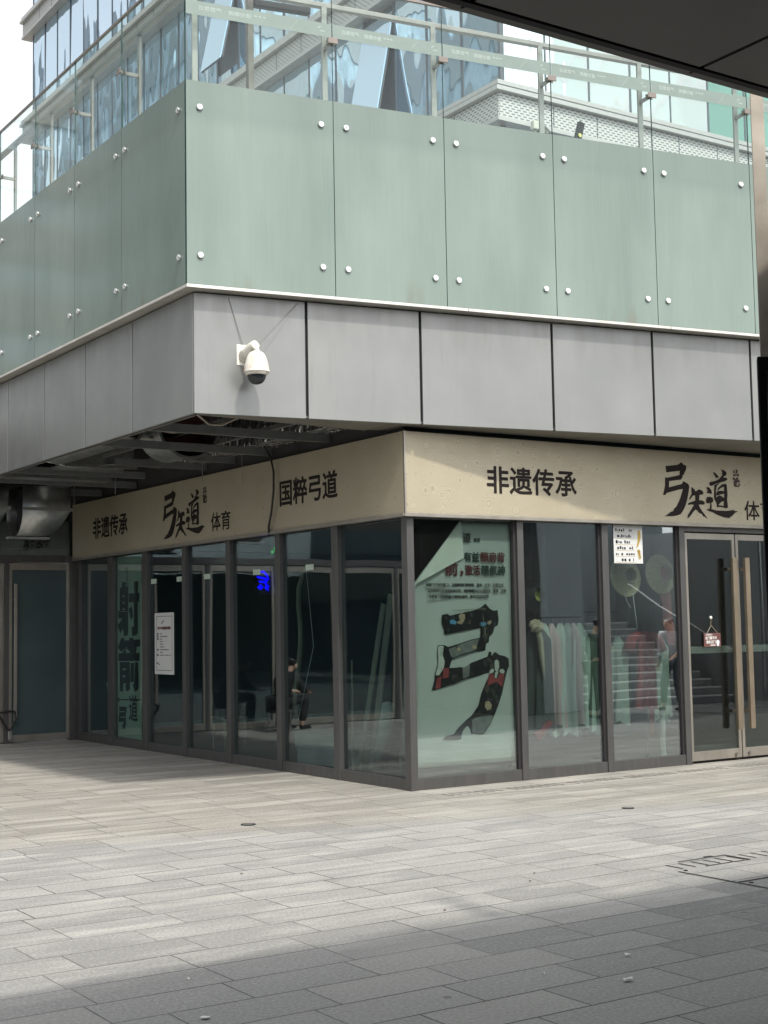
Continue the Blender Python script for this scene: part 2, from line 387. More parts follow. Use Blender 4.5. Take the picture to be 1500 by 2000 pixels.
    h = mth(N, L, 'ADD', mth(N, L, 'MULTIPLY', spk, 0.35), mth(N, L, 'SUBTRACT', mth(N, L, 'MULTIPLY', rnd, 0.4), mth(N, L, 'MULTIPLY', joint, 1.2)))
    bp = N.new('ShaderNodeBump'); bp.inputs['Strength'].default_value = 0.6; bp.inputs['Distance'].default_value = 0.006
    L.new(h, bp.inputs['Height']); L.new(bp.outputs[0], B.inputs['Normal'])
    return m
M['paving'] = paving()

def lamp(name, col, s):
    m, N, L, B = new_mat(name)
    B.inputs['Base Color'].default_value = (0.02, 0.02, 0.02, 1)
    B.inputs['Emission Color'].default_value = col + (1,); B.inputs['Emission Strength'].default_value = s
    return m
M['neon'] = lamp('blue_neon', (0.0, 0.0, 1.0), 1.0)
M['exit'] = lamp('green_exit', (0.05, 0.8, 0.12), 0.5)
M['tubelight'] = lamp('tube_light', (1, 1, 0.96), 2.5)
M['yellowlens'] = plain('yellow_lens', (0.75, 0.72, 0.25), 0.3)

def stained_white():
    m, N, L, B = new_mat('weathered_white')
    tc = N.new('ShaderNodeTexCoord')
    f = noise(N, L, 9, (1, 1, 0.25), 5)
    c = mixc(N, L, ramp(N, L, f, 0.52, 0.75, 0.0, 0.7), (0.74, 0.71, 0.63), (0.34, 0.25, 0.16))
    L.new(c, B.inputs['Base Color']); B.inputs['Roughness'].default_value = 0.45
    return m
M['weathered'] = stained_white()
def domeglass():
    m, N, L, B = new_mat('smoked_dome'); B.inputs['Base Color'].default_value = (0.02, 0.025, 0.027, 1)
    B.inputs['Roughness'].default_value = 0.06; return m
M['dome'] = domeglass()
M['tealpane'] = plain('teal_frosted_pane', (0.07, 0.10, 0.105), 0.25, 0, .12, 1.2)
M['flap'] = plain('poster_back', (0.72, 0.72, 0.66), 0.8, 0, .05, 3)
M['dustyred'] = plain('dusty_red_cloth', (0.26, 0.08, 0.09), 0.8, 0, .12)
M['lid'] = plain('drain_lid', (0.16, 0.16, 0.155), 0.5, .3, .3, 20)
M['bluegl'] = plain('blue_facade', (0.05, 0.11, 0.26), 0.15, 0, .3, .3)
M['bluegl2'] = plain('dark_blue_facade', (0.40, 0.48, 0.53), 0.2, 0, .4, .25)
M['greengl'] = plain('green_facade', (0.20, 0.42, 0.34), 0.25, 0, .4, .1)
SKY, SUN, EXPO = 0.15, 1.6, 1.08
M['dullpaper'] = plain('notice_paper', (0.60, 0.61, 0.60), 0.7, 0, 0.04, 4)
M['posterpaper'] = plain('poster_paper', (0.50, 0.52, 0.50), 0.75, 0, 0.05, 3)
M['carton'] = plain('carton', (0.36, 0.36, 0.33), 0.75, 0, 0.08, 3)

def fascia_mat():
    m, N, L, B = new_mat('fascia_aluminium')
    oi = N.new('ShaderNodeObjectInfo')
    c = mixc(N, L, oi.outputs['Random'], (0.208, 0.214, 0.210), (0.240, 0.243, 0.237))
    c = mixc(N, L, ramp(N, L, noise(N, L, 1.4, (1, 1, .7), 5), 0.35, 0.7, 0.0, 0.55), c, (0.285, 0.288, 0.28))
    s = noise(N, L, 9.0, (1, 1, 0.06), 4, 0.7)
    c = mixc(N, L, ramp(N, L, s, 0.58, 0.78, 0.0, 0.24), c, (0.13, 0.13, 0.125))
    tc = N.new('ShaderNodeTexCoord'); sp = N.new('ShaderNodeSeparateXYZ'); L.new(tc.outputs['Object'], sp.inputs[0])
    d = mth(N, L, 'MULTIPLY', ramp(N, L, sp.outputs[2], 4.25, 4.72, 0.0, 0.5), ramp(N, L, noise(N, L, 5, (1, 1, .15), 4), .4, .7))
    c = mixc(N, L, d, c, (0.13, 0.128, 0.12))
    L.new(c, B.inputs['Base Color']); B.inputs['Metallic'].default_value = 0.35
    L.new(ramp(N, L, noise(N, L, 2.5), 0.3, 0.7, 0.30, 0.46), B.inputs['Roughness'])
    bp = N.new('ShaderNodeBump'); bp.inputs['Strength'].default_value = 0.12; bp.inputs['Distance'].default_value = 0.02
    L.new(noise(N, L, 1.0, (1, 1, 1), 1), bp.inputs['Height']); L.new(bp.outputs[0], B.inputs['Normal'])
    return m
M['fascia'] = fascia_mat()
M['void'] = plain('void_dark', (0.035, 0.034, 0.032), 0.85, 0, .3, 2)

M['murk'] = plain('photo_murk', (0.022, 0.026, 0.026), 0.7, 0, .9, 30)
M['murkbrown'] = plain('photo_brown', (0.045, 0.032, 0.024), 0.7, 0, .6, 30)
M['brass'] = plain('brass_handle', (0.30, 0.245, 0.18), 0.35, 0.6, 0.12, 5)
LOGO = [[(3.533,3.376),(3.549,3.382),(3.555,3.377),(3.721,3.399),(3.756,3.415),(3.784,3.434),(3.816,3.406),(3.861,3.396),(3.858,3.352),(3.835,3.322),(3.816,3.289),(3.799,3.284),(3.795,3.256),(3.781,3.247),(3.774,3.231),(3.58,3.206),(3.576,3.134),(3.789,3.183),(3.801,3.212),(3.823,3.209),(3.884,3.187),(3.899,3.156),(3.887,3.099),(3.858,3.001),(3.827,2.935),(3.79,2.878),(3.744,2.833),(3.682,2.815),(3.621,2.807),(3.484,2.803),(3.545,2.823),(3.54,2.832),(3.584,2.84),(3.562,2.845),(3.635,2.869),(3.641,2.889),(3.687,2.923),(3.747,3.013),(3.797,3.123),(3.741,3.117),(3.54,3.069),(3.517,3.046),(3.479,3.043),(3.497,3.091),(3.517,3.156),(3.521,3.245),(3.538,3.248),(3.543,3.241),(3.749,3.282),(3.757,3.331),(3.551,3.305),(3.541,3.312)],[(3.938,3.153),(3.955,3.146),(3.982,3.123),(3.998,3.103),(4.056,3.13),(4.09,3.123),(4.117,3.108),(4.124,3.083),(4.11,3.073),(4.058,3.065),(4.05,3.004),(4.095,3.005),(4.134,2.99),(4.141,2.966),(4.127,2.955),(4.041,2.955),(4.057,2.919),(4.1,2.872),(4.143,2.832),(4.181,2.793),(4.131,2.816),(4.108,2.819),(4.087,2.847),(4.053,2.854),(4.021,2.881),(3.988,2.896),(3.958,2.875),(3.917,2.834),(3.876,2.8),(3.853,2.788),(3.86,2.824),(3.908,2.882),(3.968,2.948),(3.923,2.951),(3.872,2.943),(3.867,2.961),(3.901,2.974),(3.987,2.997),(3.99,3.058),(3.95,3.053),(3.915,3.015),(3.883,3.003),(3.904,3.035),(3.935,3.076),(3.931,3.116)],[(4.296,3.341),(4.325,3.337),(4.38,3.298),(4.385,3.282),(4.339,3.276),(4.312,3.312)],[(4.425,3.376),(4.472,3.373),(4.512,3.354),(4.52,3.329),(4.497,3.308),(4.468,3.298),(4.461,3.286),(4.52,3.284),(4.53,3.264),(4.494,3.246),(4.417,3.226),(4.359,3.215),(4.264,3.179),(4.236,3.182),(4.229,3.21),(4.244,3.223),(4.337,3.243),(4.396,3.266),(4.421,3.292),(4.451,3.31),(4.447,3.351)],[(4.309,3.189),(4.356,3.207),(4.4,3.229),(4.381,3.208),(4.345,3.178),(4.331,3.132),(4.327,3.05),(4.338,3.002),(4.311,3.009),(4.297,3.049)],[(4.345,3.129),(4.373,3.163),(4.433,3.204),(4.498,3.215),(4.515,3.197),(4.521,3.09),(4.511,3.024),(4.521,2.938),(4.494,2.923),(4.448,2.93),(4.459,3.022),(4.468,3.088),(4.467,3.179),(4.414,3.16),(4.366,3.134)],[(4.33,3.067),(4.339,3.1),(4.365,3.125),(4.424,3.129),(4.47,3.121),(4.469,3.097),(4.392,3.081)],[(4.313,3.017),(4.327,3.046),(4.386,3.075),(4.426,3.061),(4.468,3.039),(4.462,3.01),(4.411,2.998),(4.362,2.96),(4.337,2.936),(4.334,2.977)],[(4.338,2.959),(4.414,2.954),(4.478,2.945),(4.477,2.929),(4.385,2.939),(4.341,2.932)],[(4.165,3.154),(4.206,3.164),(4.245,3.137),(4.26,3.105),(4.254,3.084),(4.219,3.091),(4.168,3.097),(4.198,3.115),(4.191,3.143)],[(4.164,3.008),(4.177,3.041),(4.223,3.051),(4.263,3.044),(4.279,3.016),(4.266,2.987),(4.242,2.982),(4.249,2.933),(4.238,2.904),(4.221,2.908),(4.23,2.965),(4.225,2.985),(4.185,2.97),(4.164,2.979)],[(4.164,2.905),(4.239,2.909),(4.319,2.895),(4.481,2.893),(4.563,2.903),(4.611,2.91),(4.622,2.899),(4.687,2.894),(4.632,2.876),(4.596,2.846),(4.529,2.811),(4.442,2.821),(4.35,2.843),(4.26,2.873),(4.192,2.887)]]
SEAL = [[(4.636,3.375),(4.66,3.382),(4.649,3.348),(4.629,3.344)],[(4.67,3.382),(4.696,3.392),(4.713,3.376),(4.7,3.344),(4.658,3.346),(4.683,3.366)],[(4.632,3.333),(4.729,3.341),(4.725,3.314),(4.692,3.308),(4.69,3.325),(4.669,3.324),(4.666,3.307),(4.633,3.31)],[(4.626,3.295),(4.653,3.296),(4.657,3.278),(4.678,3.279),(4.679,3.297),(4.715,3.297),(4.711,3.268),(4.737,3.263),(4.736,3.244),(4.688,3.233),(4.681,3.212),(4.697,3.197),(4.673,3.183),(4.638,3.19),(4.635,3.244),(4.654,3.263),(4.621,3.264)],[(4.711,3.23),(4.74,3.223),(4.733,3.194),(4.702,3.18),(4.685,3.188),(4.716,3.206)]]
BOWP = [[(0.468,1.721),(0.54,1.733),(0.566,1.713),(0.659,1.73),(0.875,1.766),(0.971,1.798),(1.024,1.835),(1.08,1.781),(1.127,1.759),(1.182,1.766),(1.193,1.665),(1.178,1.606),(1.136,1.59),(1.113,1.525),(1.064,1.488),(1.058,1.434),(1.021,1.419),(1.009,1.349),(0.917,1.34),(0.89,1.346),(0.822,1.332),(0.701,1.308),(0.594,1.279),(0.574,1.258),(0.546,1.185),(0.645,1.187),(0.711,1.191),(0.73,1.169),(0.819,1.23),(0.914,1.254),(1.037,1.289),(1.053,1.337),(1.107,1.336),(1.148,1.329),(1.189,1.301),(1.258,1.288),(1.312,1.26),(1.317,1.183),(1.287,1.13),(1.249,1.012),(1.211,0.894),(1.159,0.778),(1.108,0.683),(1.044,0.59),(0.96,0.498),(0.812,0.512),(0.731,0.469),(0.625,0.459),(0.442,0.475),(0.482,0.504),(0.587,0.519),(0.628,0.569),(0.75,0.658),(0.817,0.697),(0.901,0.789),(0.945,0.916),(1.016,1.042),(1.074,1.126),(0.964,1.108),(0.937,1.098),(0.828,1.08),(0.761,1.072),(0.694,1.053),(0.601,1.024),(0.548,1.016),(0.482,0.997),(0.364,0.97),(0.323,0.972),(0.36,1.075),(0.362,1.128),(0.403,1.231),(0.4,1.358),(0.408,1.416),(0.493,1.419),(0.532,1.397),(0.691,1.431),(0.826,1.466),(0.948,1.485),(0.954,1.587),(0.708,1.553),(0.575,1.534),(0.509,1.525),(0.483,1.546),(0.497,1.567),(0.466,1.642)]]
PICS = {'grey':[[(0.544,1.376),(0.691,1.42),(0.826,1.458),(0.934,1.474),(0.905,1.41),(0.89,1.357),(0.822,1.342),(0.701,1.319),(0.595,1.289),(0.568,1.301)],[(0.711,1.18),(0.805,1.214),(0.791,1.092),(0.715,1.073)],[(0.816,0.655),(0.925,0.681),(1.06,0.685),(1.094,0.673),(1.037,0.596),(0.953,0.509),(0.819,0.517)]],'pale':[[(0.412,1.41),(0.479,1.411),(0.466,1.314),(0.488,1.25),(0.474,1.187),(0.413,1.115),(0.37,1.117),(0.41,1.231),(0.405,1.347)],[(1.125,1.243),(1.153,1.255),(1.18,1.236),(1.182,1.166),(1.149,1.123),(1.122,1.157)],[(1.053,1.137),(1.088,1.163),(1.115,1.152),(1.108,1.125),(1.059,1.11)],[(1.184,1.144),(1.226,1.159),(1.253,1.131),(1.238,1.104),(1.19,1.122)],[(1.128,1.124),(1.17,1.134),(1.14,1.059),(1.12,1.07)]],'skin':[[(0.672,1.712),(0.713,1.737),(0.755,1.724),(0.754,1.681),(0.71,1.623),(0.657,1.634),(0.651,1.652),(0.691,1.66)],[(1.041,1.648),(1.09,1.661),(1.096,1.639),(1.068,1.613),(1.041,1.624)],[(0.99,0.828),(1.037,0.831),(1.074,0.792),(1.062,0.75),(1.014,0.736),(0.984,0.775)],[(0.65,1.394),(0.69,1.381),(0.682,1.351),(0.643,1.363)],[(0.838,1.406),(0.878,1.411),(0.898,1.384),(0.884,1.368),(0.843,1.374)]],'blue':[[(0.562,1.667),(0.605,1.674),(0.644,1.652),(0.637,1.624),(0.564,1.632)],[(0.953,1.644),(1.027,1.637),(1.022,1.611),(0.965,1.598)]],'red':[[(1.049,1.111),(1.107,1.109),(1.12,1.06),(1.168,1.069),(1.19,1.111),(1.249,1.104),(1.243,1.045),(1.213,0.97),(1.139,1.027),(1.028,0.987),(1.023,1.041)],[(0.382,1.085),(0.443,1.109),(0.429,0.991),(0.367,0.975)],[(0.467,1.187),(0.539,1.185),(0.53,1.09),(0.458,1.082)]]}
SHE = [[(7.374,2.322),(7.232,2.317),(7.251,2.248),(7.15,2.247),(7.154,1.589),(7.19,1.56),(7.301,1.543),(7.337,1.656),(7.445,1.587),(7.527,1.709),(7.358,1.802),(7.504,1.804),(7.497,1.914),(7.451,1.913),(7.46,2.244),(7.374,2.245)],[(6.95,2.317),(6.79,2.315),(6.809,2.151),(6.759,2.149),(6.76,2.028),(6.819,2.03),(6.817,1.601),(6.858,1.566),(7.01,1.541),(7.036,1.678),(6.955,1.681),(6.958,2.026),(7.133,2.027),(7.136,2.15),(6.93,2.151)],[(7.134,1.929),(7.034,1.977),(6.989,1.89),(6.99,1.818),(7.053,1.772)],[(7.402,1.529),(7.282,1.51),(7.282,1.488),(7.127,1.491),(7.1,1.529),(6.965,1.522),(6.97,1.498),(6.729,1.501),(6.744,1.402),(6.85,1.402),(6.868,1.359),(6.877,1.312),(7.357,1.31),(7.357,1.339),(7.422,1.328),(7.524,1.386)],[(7.497,1.306),(6.754,1.313),(6.767,1.204),(7.497,1.194)],[(7.469,1.181),(7.093,1.185),(7.095,0.812),(7.132,0.783),(7.232,0.767),(7.268,0.851),(7.235,0.866),(7.235,0.882),(7.332,0.878),(7.323,0.766),(7.453,0.763)],[(7.066,1.171),(6.94,1.173),(6.96,0.905),(7.086,0.906)],[(6.914,1.187),(6.807,1.188),(6.789,0.863),(6.81,0.806),(6.925,0.767),(6.996,0.875),(6.951,0.88)],[(7.584,0.646),(7.462,0.683),(7.481,0.655),(6.715,0.676),(6.715,0.658),(7.481,0.638),(7.45,0.607)],[(7.476,0.548),(7.206,0.554),(7.243,0.42),(7.234,0.305),(7.271,0.253),(7.345,0.226),(7.372,0.284),(7.307,0.338),(7.501,0.332),(7.482,0.41)]]
SHEL = [[(7.342,2.131),(7.283,2.129),(7.283,2.103),(7.342,2.105)],[(7.338,2.039),(7.276,2.037),(7.276,2.012),(7.339,2.013)],[(7.339,1.946),(7.276,1.944),(7.276,1.917),(7.339,1.918)],[(7.447,1.906),(7.156,1.9),(7.156,1.893),(7.447,1.899)],[(7.34,1.092),(7.23,1.094),(7.23,1.07),(7.34,1.068)],[(7.34,0.994),(7.245,0.996),(7.245,0.971),(7.341,0.969)],[(7.473,0.481),(7.279,0.489),(7.279,0.477),(7.473,0.469)],[(7.436,0.406),(7.243,0.414),(7.243,0.403),(7.436,0.395)],[(7.357,1.343),(7.219,1.368),(7.213,1.394),(7.188,1.394),(7.192,1.365),(7.065,1.322),(7.21,1.308),(7.214,1.358),(7.357,1.334)]]
# ------------------------------------------------------------------ ground
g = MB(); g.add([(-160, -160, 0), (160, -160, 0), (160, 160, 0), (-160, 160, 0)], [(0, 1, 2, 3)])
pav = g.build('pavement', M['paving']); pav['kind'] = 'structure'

aO = -0.15613            # the balcony edge runs slightly askew of the shop front
dO = Vector((math.cos(aO), math.sin(aO), 0)); nO = Vector((math.sin(-aO), math.cos(aO), 0))   # nO points inward
Zv = Vector((0, 0, 1))
FC = Vector((-2.272, 0.088, 0)); LC = Vector((-2.398, -0.031, 0))
ZF, ZT, ZL, ZG, ZTOP = 3.593, 4.732, 4.762, 6.68, 7.83

# ------------------------------------------------------------------ shop building
shop = thing('shop_building', 'two storey glass fronted shop with a deep grey metal band over its windows', 'building')
w = MB()
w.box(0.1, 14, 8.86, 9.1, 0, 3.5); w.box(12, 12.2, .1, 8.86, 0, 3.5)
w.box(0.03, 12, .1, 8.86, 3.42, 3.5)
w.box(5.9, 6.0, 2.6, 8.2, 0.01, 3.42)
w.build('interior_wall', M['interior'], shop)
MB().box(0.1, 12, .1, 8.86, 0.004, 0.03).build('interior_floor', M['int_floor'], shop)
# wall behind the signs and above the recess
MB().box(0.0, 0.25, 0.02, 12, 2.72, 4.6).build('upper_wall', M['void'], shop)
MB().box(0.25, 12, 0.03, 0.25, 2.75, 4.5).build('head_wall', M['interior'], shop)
# slab of the upper floor
sl = MB()
P0 = FC + nO * 0.06 + dO * 0.06; P1 = FC + dO * 12 + nO * 0.06
sl.poly([(P0.x, P0.y, 4.5), (P1.x, P1.y, 4.5), (12, 12, 4.5), (P0.x, 12, 4.5)], (0, 0, 0.22))
sl.build('floor_slab', M['void'], shop)
# dark carcass behind the fascia panels
ca = MB()
o = FC + nO * 0.03 + Vector((0.03, 0, ZF + .01))
ca.obox(o, dO * 12, nO * 0.05, Zv * (ZT - ZF - .02))
ca.box(FC.x + .03, FC.x + .08, FC.y + .03, 12, ZF + .01, ZT - .01)
ca.build('fascia_backing', M['dark_gap'], shop)
jr = [0, 1.112, 2.322, 3.838, 5.09, 6.40, 7.66, 8.9]
for i in range(7):
    a = jr[i] + (0.014 if i else 0.0); b = jr[i + 1] - 0.014
    MB().obox(FC + dO * a + Zv * ZF, dO * (b - a), nO * 0.03, Zv * (ZT - ZF - 0.012)).build('fascia_panel', M['fascia'], shop, 0.004)
jl = [0.088, 1.506, 2.769, 4.032, 5.311, 6.58, 7.85, 9.1, 10.4, 11.7]
for i in range(9):
    a = jl[i] + (0.010 if i else 0.033); b = jl[i + 1] - 0.010
    MB().box(FC.x, FC.x + .03, a, b, ZF, ZT - .012).build('fascia_panel', M['fascia'], shop, 0.004)
# ledge under the glass, in lengths
MB().poly([LC + Zv * ZT, LC + dO * 2.898 + Zv * ZT, LC + dO * 2.898 + nO * .30 + Zv * ZT, Vector((LC.x + .30, LC.y + .30, ZT)), Vector((LC.x, LC.y + .30, ZT))], Zv * .030).build('ledge', M['ledge'], shop, 0.003)
for a, b in ((2.9, 5.35), (5.35, 8.0), (8.0, 9.2)):
    MB().obox(LC + dO * (a + .002) + Zv * ZT, dO * (b - a - .004), nO * 0.30, Zv * 0.030).build('ledge', M['ledge'], shop, 0.003)
for a, b in ((0.30, 3.2), (3.2, 6.2), (6.2, 9.2), (9.2, 12)):
    MB().box(LC.x, LC.x + .30, a - .03 + .002, b - .03 - .002, ZT, ZT + .030).build('ledge', M['ledge'], shop, 0.003)
# soffit under the right part
q0 = FC + dO * 0.1 + nO * 0.032; q1 = FC + dO * 9 + nO * 0.032
cuts = [(-0.2, 1.2), (1.2, 2.45), (2.45, 3.7), (3.7, 5.0), (5.0, 6.4)]
def yfront(x): return FC.y + (x - FC.x) * math.tan(aO) + 0.033
for a, b in cuts:
    MB().poly([(a + .004, yfront(a), ZF + .012), (b - .004, yfront(b), ZF + .012), (b - .004, -.02, ZF + .012), (a + .004, -.02 if a > 0 else .36, ZF + .012)], (0, 0, .02)).build('soffit_panel', M['soffit'], shop)
MB().poly([(-2.2, yfront(-2.2), ZF + .012), (-.21, yfront(-.21), ZF + .012), (-.21, .42, ZF + .012), (-2.2, .24, ZF + .012)], (0, 0, .02)).build('soffit_panel', M['soffit'], shop)
MB().box(FC.x + .032, FC.x + .12, .30, 9, ZF + .012, ZF + .03).build('soffit_trim', M['soffit'], shop)

# right window front (plane y = 0), mullions stand proud of the panes
def mull_R(x0, x1, z0=0.0, z1=2.74, parent=shop):
    MB().box(x0, x1, -.0, .10, z0, z1).build('mullion', M['frame'], parent, 0.003)
MB().box(0.0, 0.082, -.004, 0.10, 0, 2.74).build('corner_mullion', M['frame'], shop, 0.003)
for a, b in ((1.405, 1.488), (2.592, 2.682), (3.775, 3.862)): mull_R(a, b)
RW = [(0.082, 1.405), (1.488, 2.592), (2.682, 3.775)]
for a, b in RW:
    MB().box(a, b, .012, .095, 0, .115).build('bottom_rail', M['frame'], shop, 0.003)
    MB().box(a, b, .035, .095, 2.70, 2.74).build('top_rail', M['frame_in'], shop)
    MB().box(b - .03, b - .001, .030, .094, .115, 2.70).build('reveal', M['frame_in'], shop)
    MB().box(a + .001, b - .03, .050, .058, .116, 2.699).build('window_pane', M['shopglass'], shop)
# left window front (plane x = 0)
ys = [0.10, 1.325, 2.596, 3.843, 5.093, 6.316, 7.535, 8.82]
ye = [0.0, 1.451, 2.704, 3.951, 5.20, 6.47, 7.70, 8.95]
for a, b in zip(ys[1:], ye[1:]):
    MB().box(0, .10, a, b, 0, 2.74).build('mullion', M['frame'], shop, 0.003)
LW = [(0.10, ys[1])] + [(ye[i], ys[i + 1]) for i in range(1, 7)]
for a, b in LW:
    MB().box(.012, .095, a, b, 0, .115).build('bottom_rail', M['frame'], shop, 0.003)
    MB().box(.035, .095, a, b, 2.70, 2.74).build('top_rail', M['frame_in'], shop)
    MB().box(.030, .094, a + .001, a + .035, .115, 2.70).build('reveal', M['frame_in'], shop)
    MB().box(.050, .058, a + .035, b - .001, .116, 2.699).build('window_pane', M['sideglass'], shop)

# glazed double door of the right front
def door_leaf(x0, x1, hx0, hx1):
    d = MB()
    d.box(x0, x0 + .045, .02, .065, .03, 2.63); d.box(x1 - .045, x1, .02, .065, .03, 2.63)
    d.box(x0 + .045, x1 - .045, .02, .065, 2.56, 2.63); d.box(x0 + .045, x1 - .045, .02, .065, .03, .135)
    o = d.build('door', M['doorframe'], shop, 0.002)
    MB().box(x0 + .045, x1 - .045, .038, .046, .135, 2.56).build('door_pane', M['doorglass'], o)
    h = MB(); h.box(hx0, hx1, -.085, -.045, .36, 2.35)
    h.box(hx0 + .015, hx1 - .015, -.046, .021, .55, .585); h.box(hx0 + .015, hx1 - .015, -.046, .021, 2.2, 2.235)
    h.build('handle', M['brass'], o, 0.004)
    MB().box(x0 + .2, x1 - .06, .012, .02, .06, .10).build('lock', M['clamp'], o) if False else None
    lk = MB(); cx = x1 - .10 if hx0 > (x0 + x1) / 2 else x0 + .10
    lk.lathe([(0, -.012), (.018, -.012), (.018, 0), (0, 0)], (cx, .018, .075), (0, 1, 0), 12)
    lk.poly([(cx - .02, .015, .031), (cx + .015, .015, .031), (cx - .012, .015, .06)], (0, -.006, 0))
    lk.build('lock', M['clamp'], o)
    MB().box(x0 + .045, x1 - .045, .066, .075, 1.245, 1.325).build('push_rail', M['steel'], o)
door_leaf(3.868, 4.695, 4.545, 4.62)
door_leaf(4.712, 5.56, 4.755, 4.83)
MB().box(3.862, 5.6, .0, .09, 2.645, 2.74).build('door_header', M['frame'], shop, 0.003)
mull_R(5.565, 5.66)
MB().box(5.66, 12, 0.0, .1, 0, 2.74).build('side_wall', M['wallgrey'], shop)

# glazed wing closing the recess at the back (plane y = 9)
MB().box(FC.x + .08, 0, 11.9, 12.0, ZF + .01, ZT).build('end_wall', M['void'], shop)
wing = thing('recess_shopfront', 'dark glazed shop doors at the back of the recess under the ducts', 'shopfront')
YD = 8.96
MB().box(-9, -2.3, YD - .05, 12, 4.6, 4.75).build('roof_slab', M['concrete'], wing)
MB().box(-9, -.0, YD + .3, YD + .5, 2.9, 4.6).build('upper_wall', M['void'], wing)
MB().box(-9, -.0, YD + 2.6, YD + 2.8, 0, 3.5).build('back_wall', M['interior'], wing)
MB().box(-9, 0, YD - .02, YD + .10, 2.67, 2.78).build('transom', M['frame'], wing, .003)
MB().box(-9, 0, YD + .03, YD + .05, 2.78, 3.3).build('fanlight', M['sideglass'], wing)
vx = [-8.3, -7.1, -5.77, -4.52, -3.36, -2.11, -1.07]
MB().box(-.09, -.0, YD - .03, YD + .10, 0, 2.67).build('jamb', M['frame'], wing, .003)
for x in vx: MB().box(x - .035, x + .035, YD - .02, YD + .10, 0, 2.67).build('mullion', M['frame'], wing, .003)
ends = [-.09] + [v for v in reversed(vx)]
for i in range(len(ends) - 1):
    b = ends[i] - (.002 if i == 0 else .037); a = ends[i + 1] + .037
    d = MB(); d.box(a, a + .05, YD, YD + .05, .02, 2.66); d.box(b - .05, b, YD, YD + .05, .02, 2.66)
    d.box(a + .05, b - .05, YD, YD + .05, 2.56, 2.66); d.box(a + .05, b - .05, YD, YD + .05, .02, .12)
    dd = d.build('door', M['doorframe'], wing, .003)
    MB().box(a + .05, b - .05, YD + .02, YD + .03, .12, 2.56).build('door_pane', M['sideglass'] if i else M['tealpane'], dd)
    if i < 2:
        h = MB(); hx = a + .06 if i == 0 else b - .10
        h.box(hx, hx + .045, YD - .075, YD - .05, .33, 2.35); h.box(hx + .01, hx + .035, YD - .05, YD + .001, .5, .53); h.box(hx + .01, hx + .035, YD - .05, YD + .001, 2.1, 2.13)
        h.build('handle', M['doorframe'], dd, .003)
lock = thing('bicycle_lock', 'black locking strap looped through the door handles at the left edge', 'lock', (-1.05, YD - .1, .45))
lk = MB()
lk.tube([(-1.20, YD - .09, .46), (-1.09, YD - .11, .48), (-.97, YD - .10, .47), (-.955, YD - .10, .36), (-1.0, YD - .12, .27), (-1.06, YD - .12, .20), (-1.12, YD - .11, .28), (-1.20, YD - .09, .42), (-1.20, YD - .09, .46)], .016)
lk.build('strap', M['black'], lock)
MB().box(-1.075, -1.02, YD - .14, YD - .10, .06, .19).build('lock_body', M['steel'], lock, .006)

# ------------------------------------------------------------------ glass balustrade above
bal = thing('glass_balustrade', 'green frosted and clear glass balustrade with steel bolts above the grey band', 'balustrade')
def bolt(p, n, parent):
    n = Vector(n)
    b = MB(); b.lathe([(.005, .020), (.006, .023), (.024, .023), (.030, .018), (.031, .004), (.014, .004), (.014, -.001), (0, -.001)], p, -n, 24)
    b.lathe([(0, .0195), (.0055, .0195), (.0055, .012), (0, .012)], p, -n, 10, 1)
    b.build('standoff_bolt', [M['bolt'], M['black']], parent)
def pane(o, d, n, L, boltpos, film, capmat):
    T = 0.02
    m = MB()
    m.obox(o + d * .004 + Zv * (ZL + .001), d * (L - .008), n * T, Zv * (ZG - ZL - .001), 0)
    m.obox(o + d * .004 + Zv * ZG, d * (L - .008), n * T, Zv * (ZTOP - ZG), 1)
    P = m.build('guard_pane', [M['frost'], M['clear']], bal)
    MB().obox(o + d * .0025 + Zv * (ZL + .001) + n * .001, d * .0015, n * (T - .002), Zv * (ZTOP - ZL - .001)).build('pane_edge', M['edge'], P)
    for a in boltpos:
        for z in (5.035, 6.43): bolt(o + d * a + Zv * z, n, P)
    if film:
        f = MB().obox(o + d * .006 + Zv * 7.312 - n * .0015, d * (L - .012), n * .0012, Zv * .136).build('film_band', M['film'], P)
        # warning words face the terrace, so they read backwards from the street
        u = -d
        e = o + d * (L * .40) - n * .003
        text('lettering', '严禁靠近', M['filmtext'], f, o + d * (L * .24) + Zv * 7.365 - n * .002, u, Zv, L * .155, .045, .02, .0005)
        text('lettering', '请勿攀爬', M['filmtext'], f, o + d * (L * .44) + Zv * 7.362 - n * .002, u, Zv, L * .155, .045, .02, .0005)
        s = MB()
        for k in range(3): s.obox(o + d * (L * (.46 + k * .03)) + Zv * 7.39 - n * .0025, d * .025, n * .0005, Zv * .012)
        s.obox(o + d * (L * .70) + Zv * 7.325 - n * .0025, d * .09 + Zv * .11, n * .0005, d * .004)
        s.obox(o + d * (L * .90) + Zv * 7.385 - n * .0025, d * .03 + Zv * .02, n * .0005, Zv * .012)
        s.obox(o + d * (L * .915) + Zv * 7.36 - n * .0025, d * .05, n * .0005, Zv * .010)
        s.build('film_mark', M['filmtext'], f)
rj = [0.0, 1.470, 2.667, 3.934, 5.188, 6.481, 7.75, 9.0]
for i in range(7):
    L = rj[i + 1] - rj[i]
    pane(LC + dO * rj[i] + Zv * 0, dO, nO, L, (.13, L - .13) , True, None)
ljv = [-.031, 1.472, 2.757, 4.019, 5.299, 6.57, 7.84, 9.11, 10.38, 11.65]
for i in range(9):
    L = ljv[i + 1] - ljv[i]; st = .024 if i == 0 else 0
    pane(Vector((LC.x, ljv[i] + st, 0)), Vector((0, 1, 0)), Vector((1, 0, 0)), L - st, (.125, L - .125), False, None)
MB().box(LC.x - .004, LC.x + .024, ljv[0] - .004, 11.65, ZTOP, ZTOP + .022).build('top_cap', M['clamp'], bal)
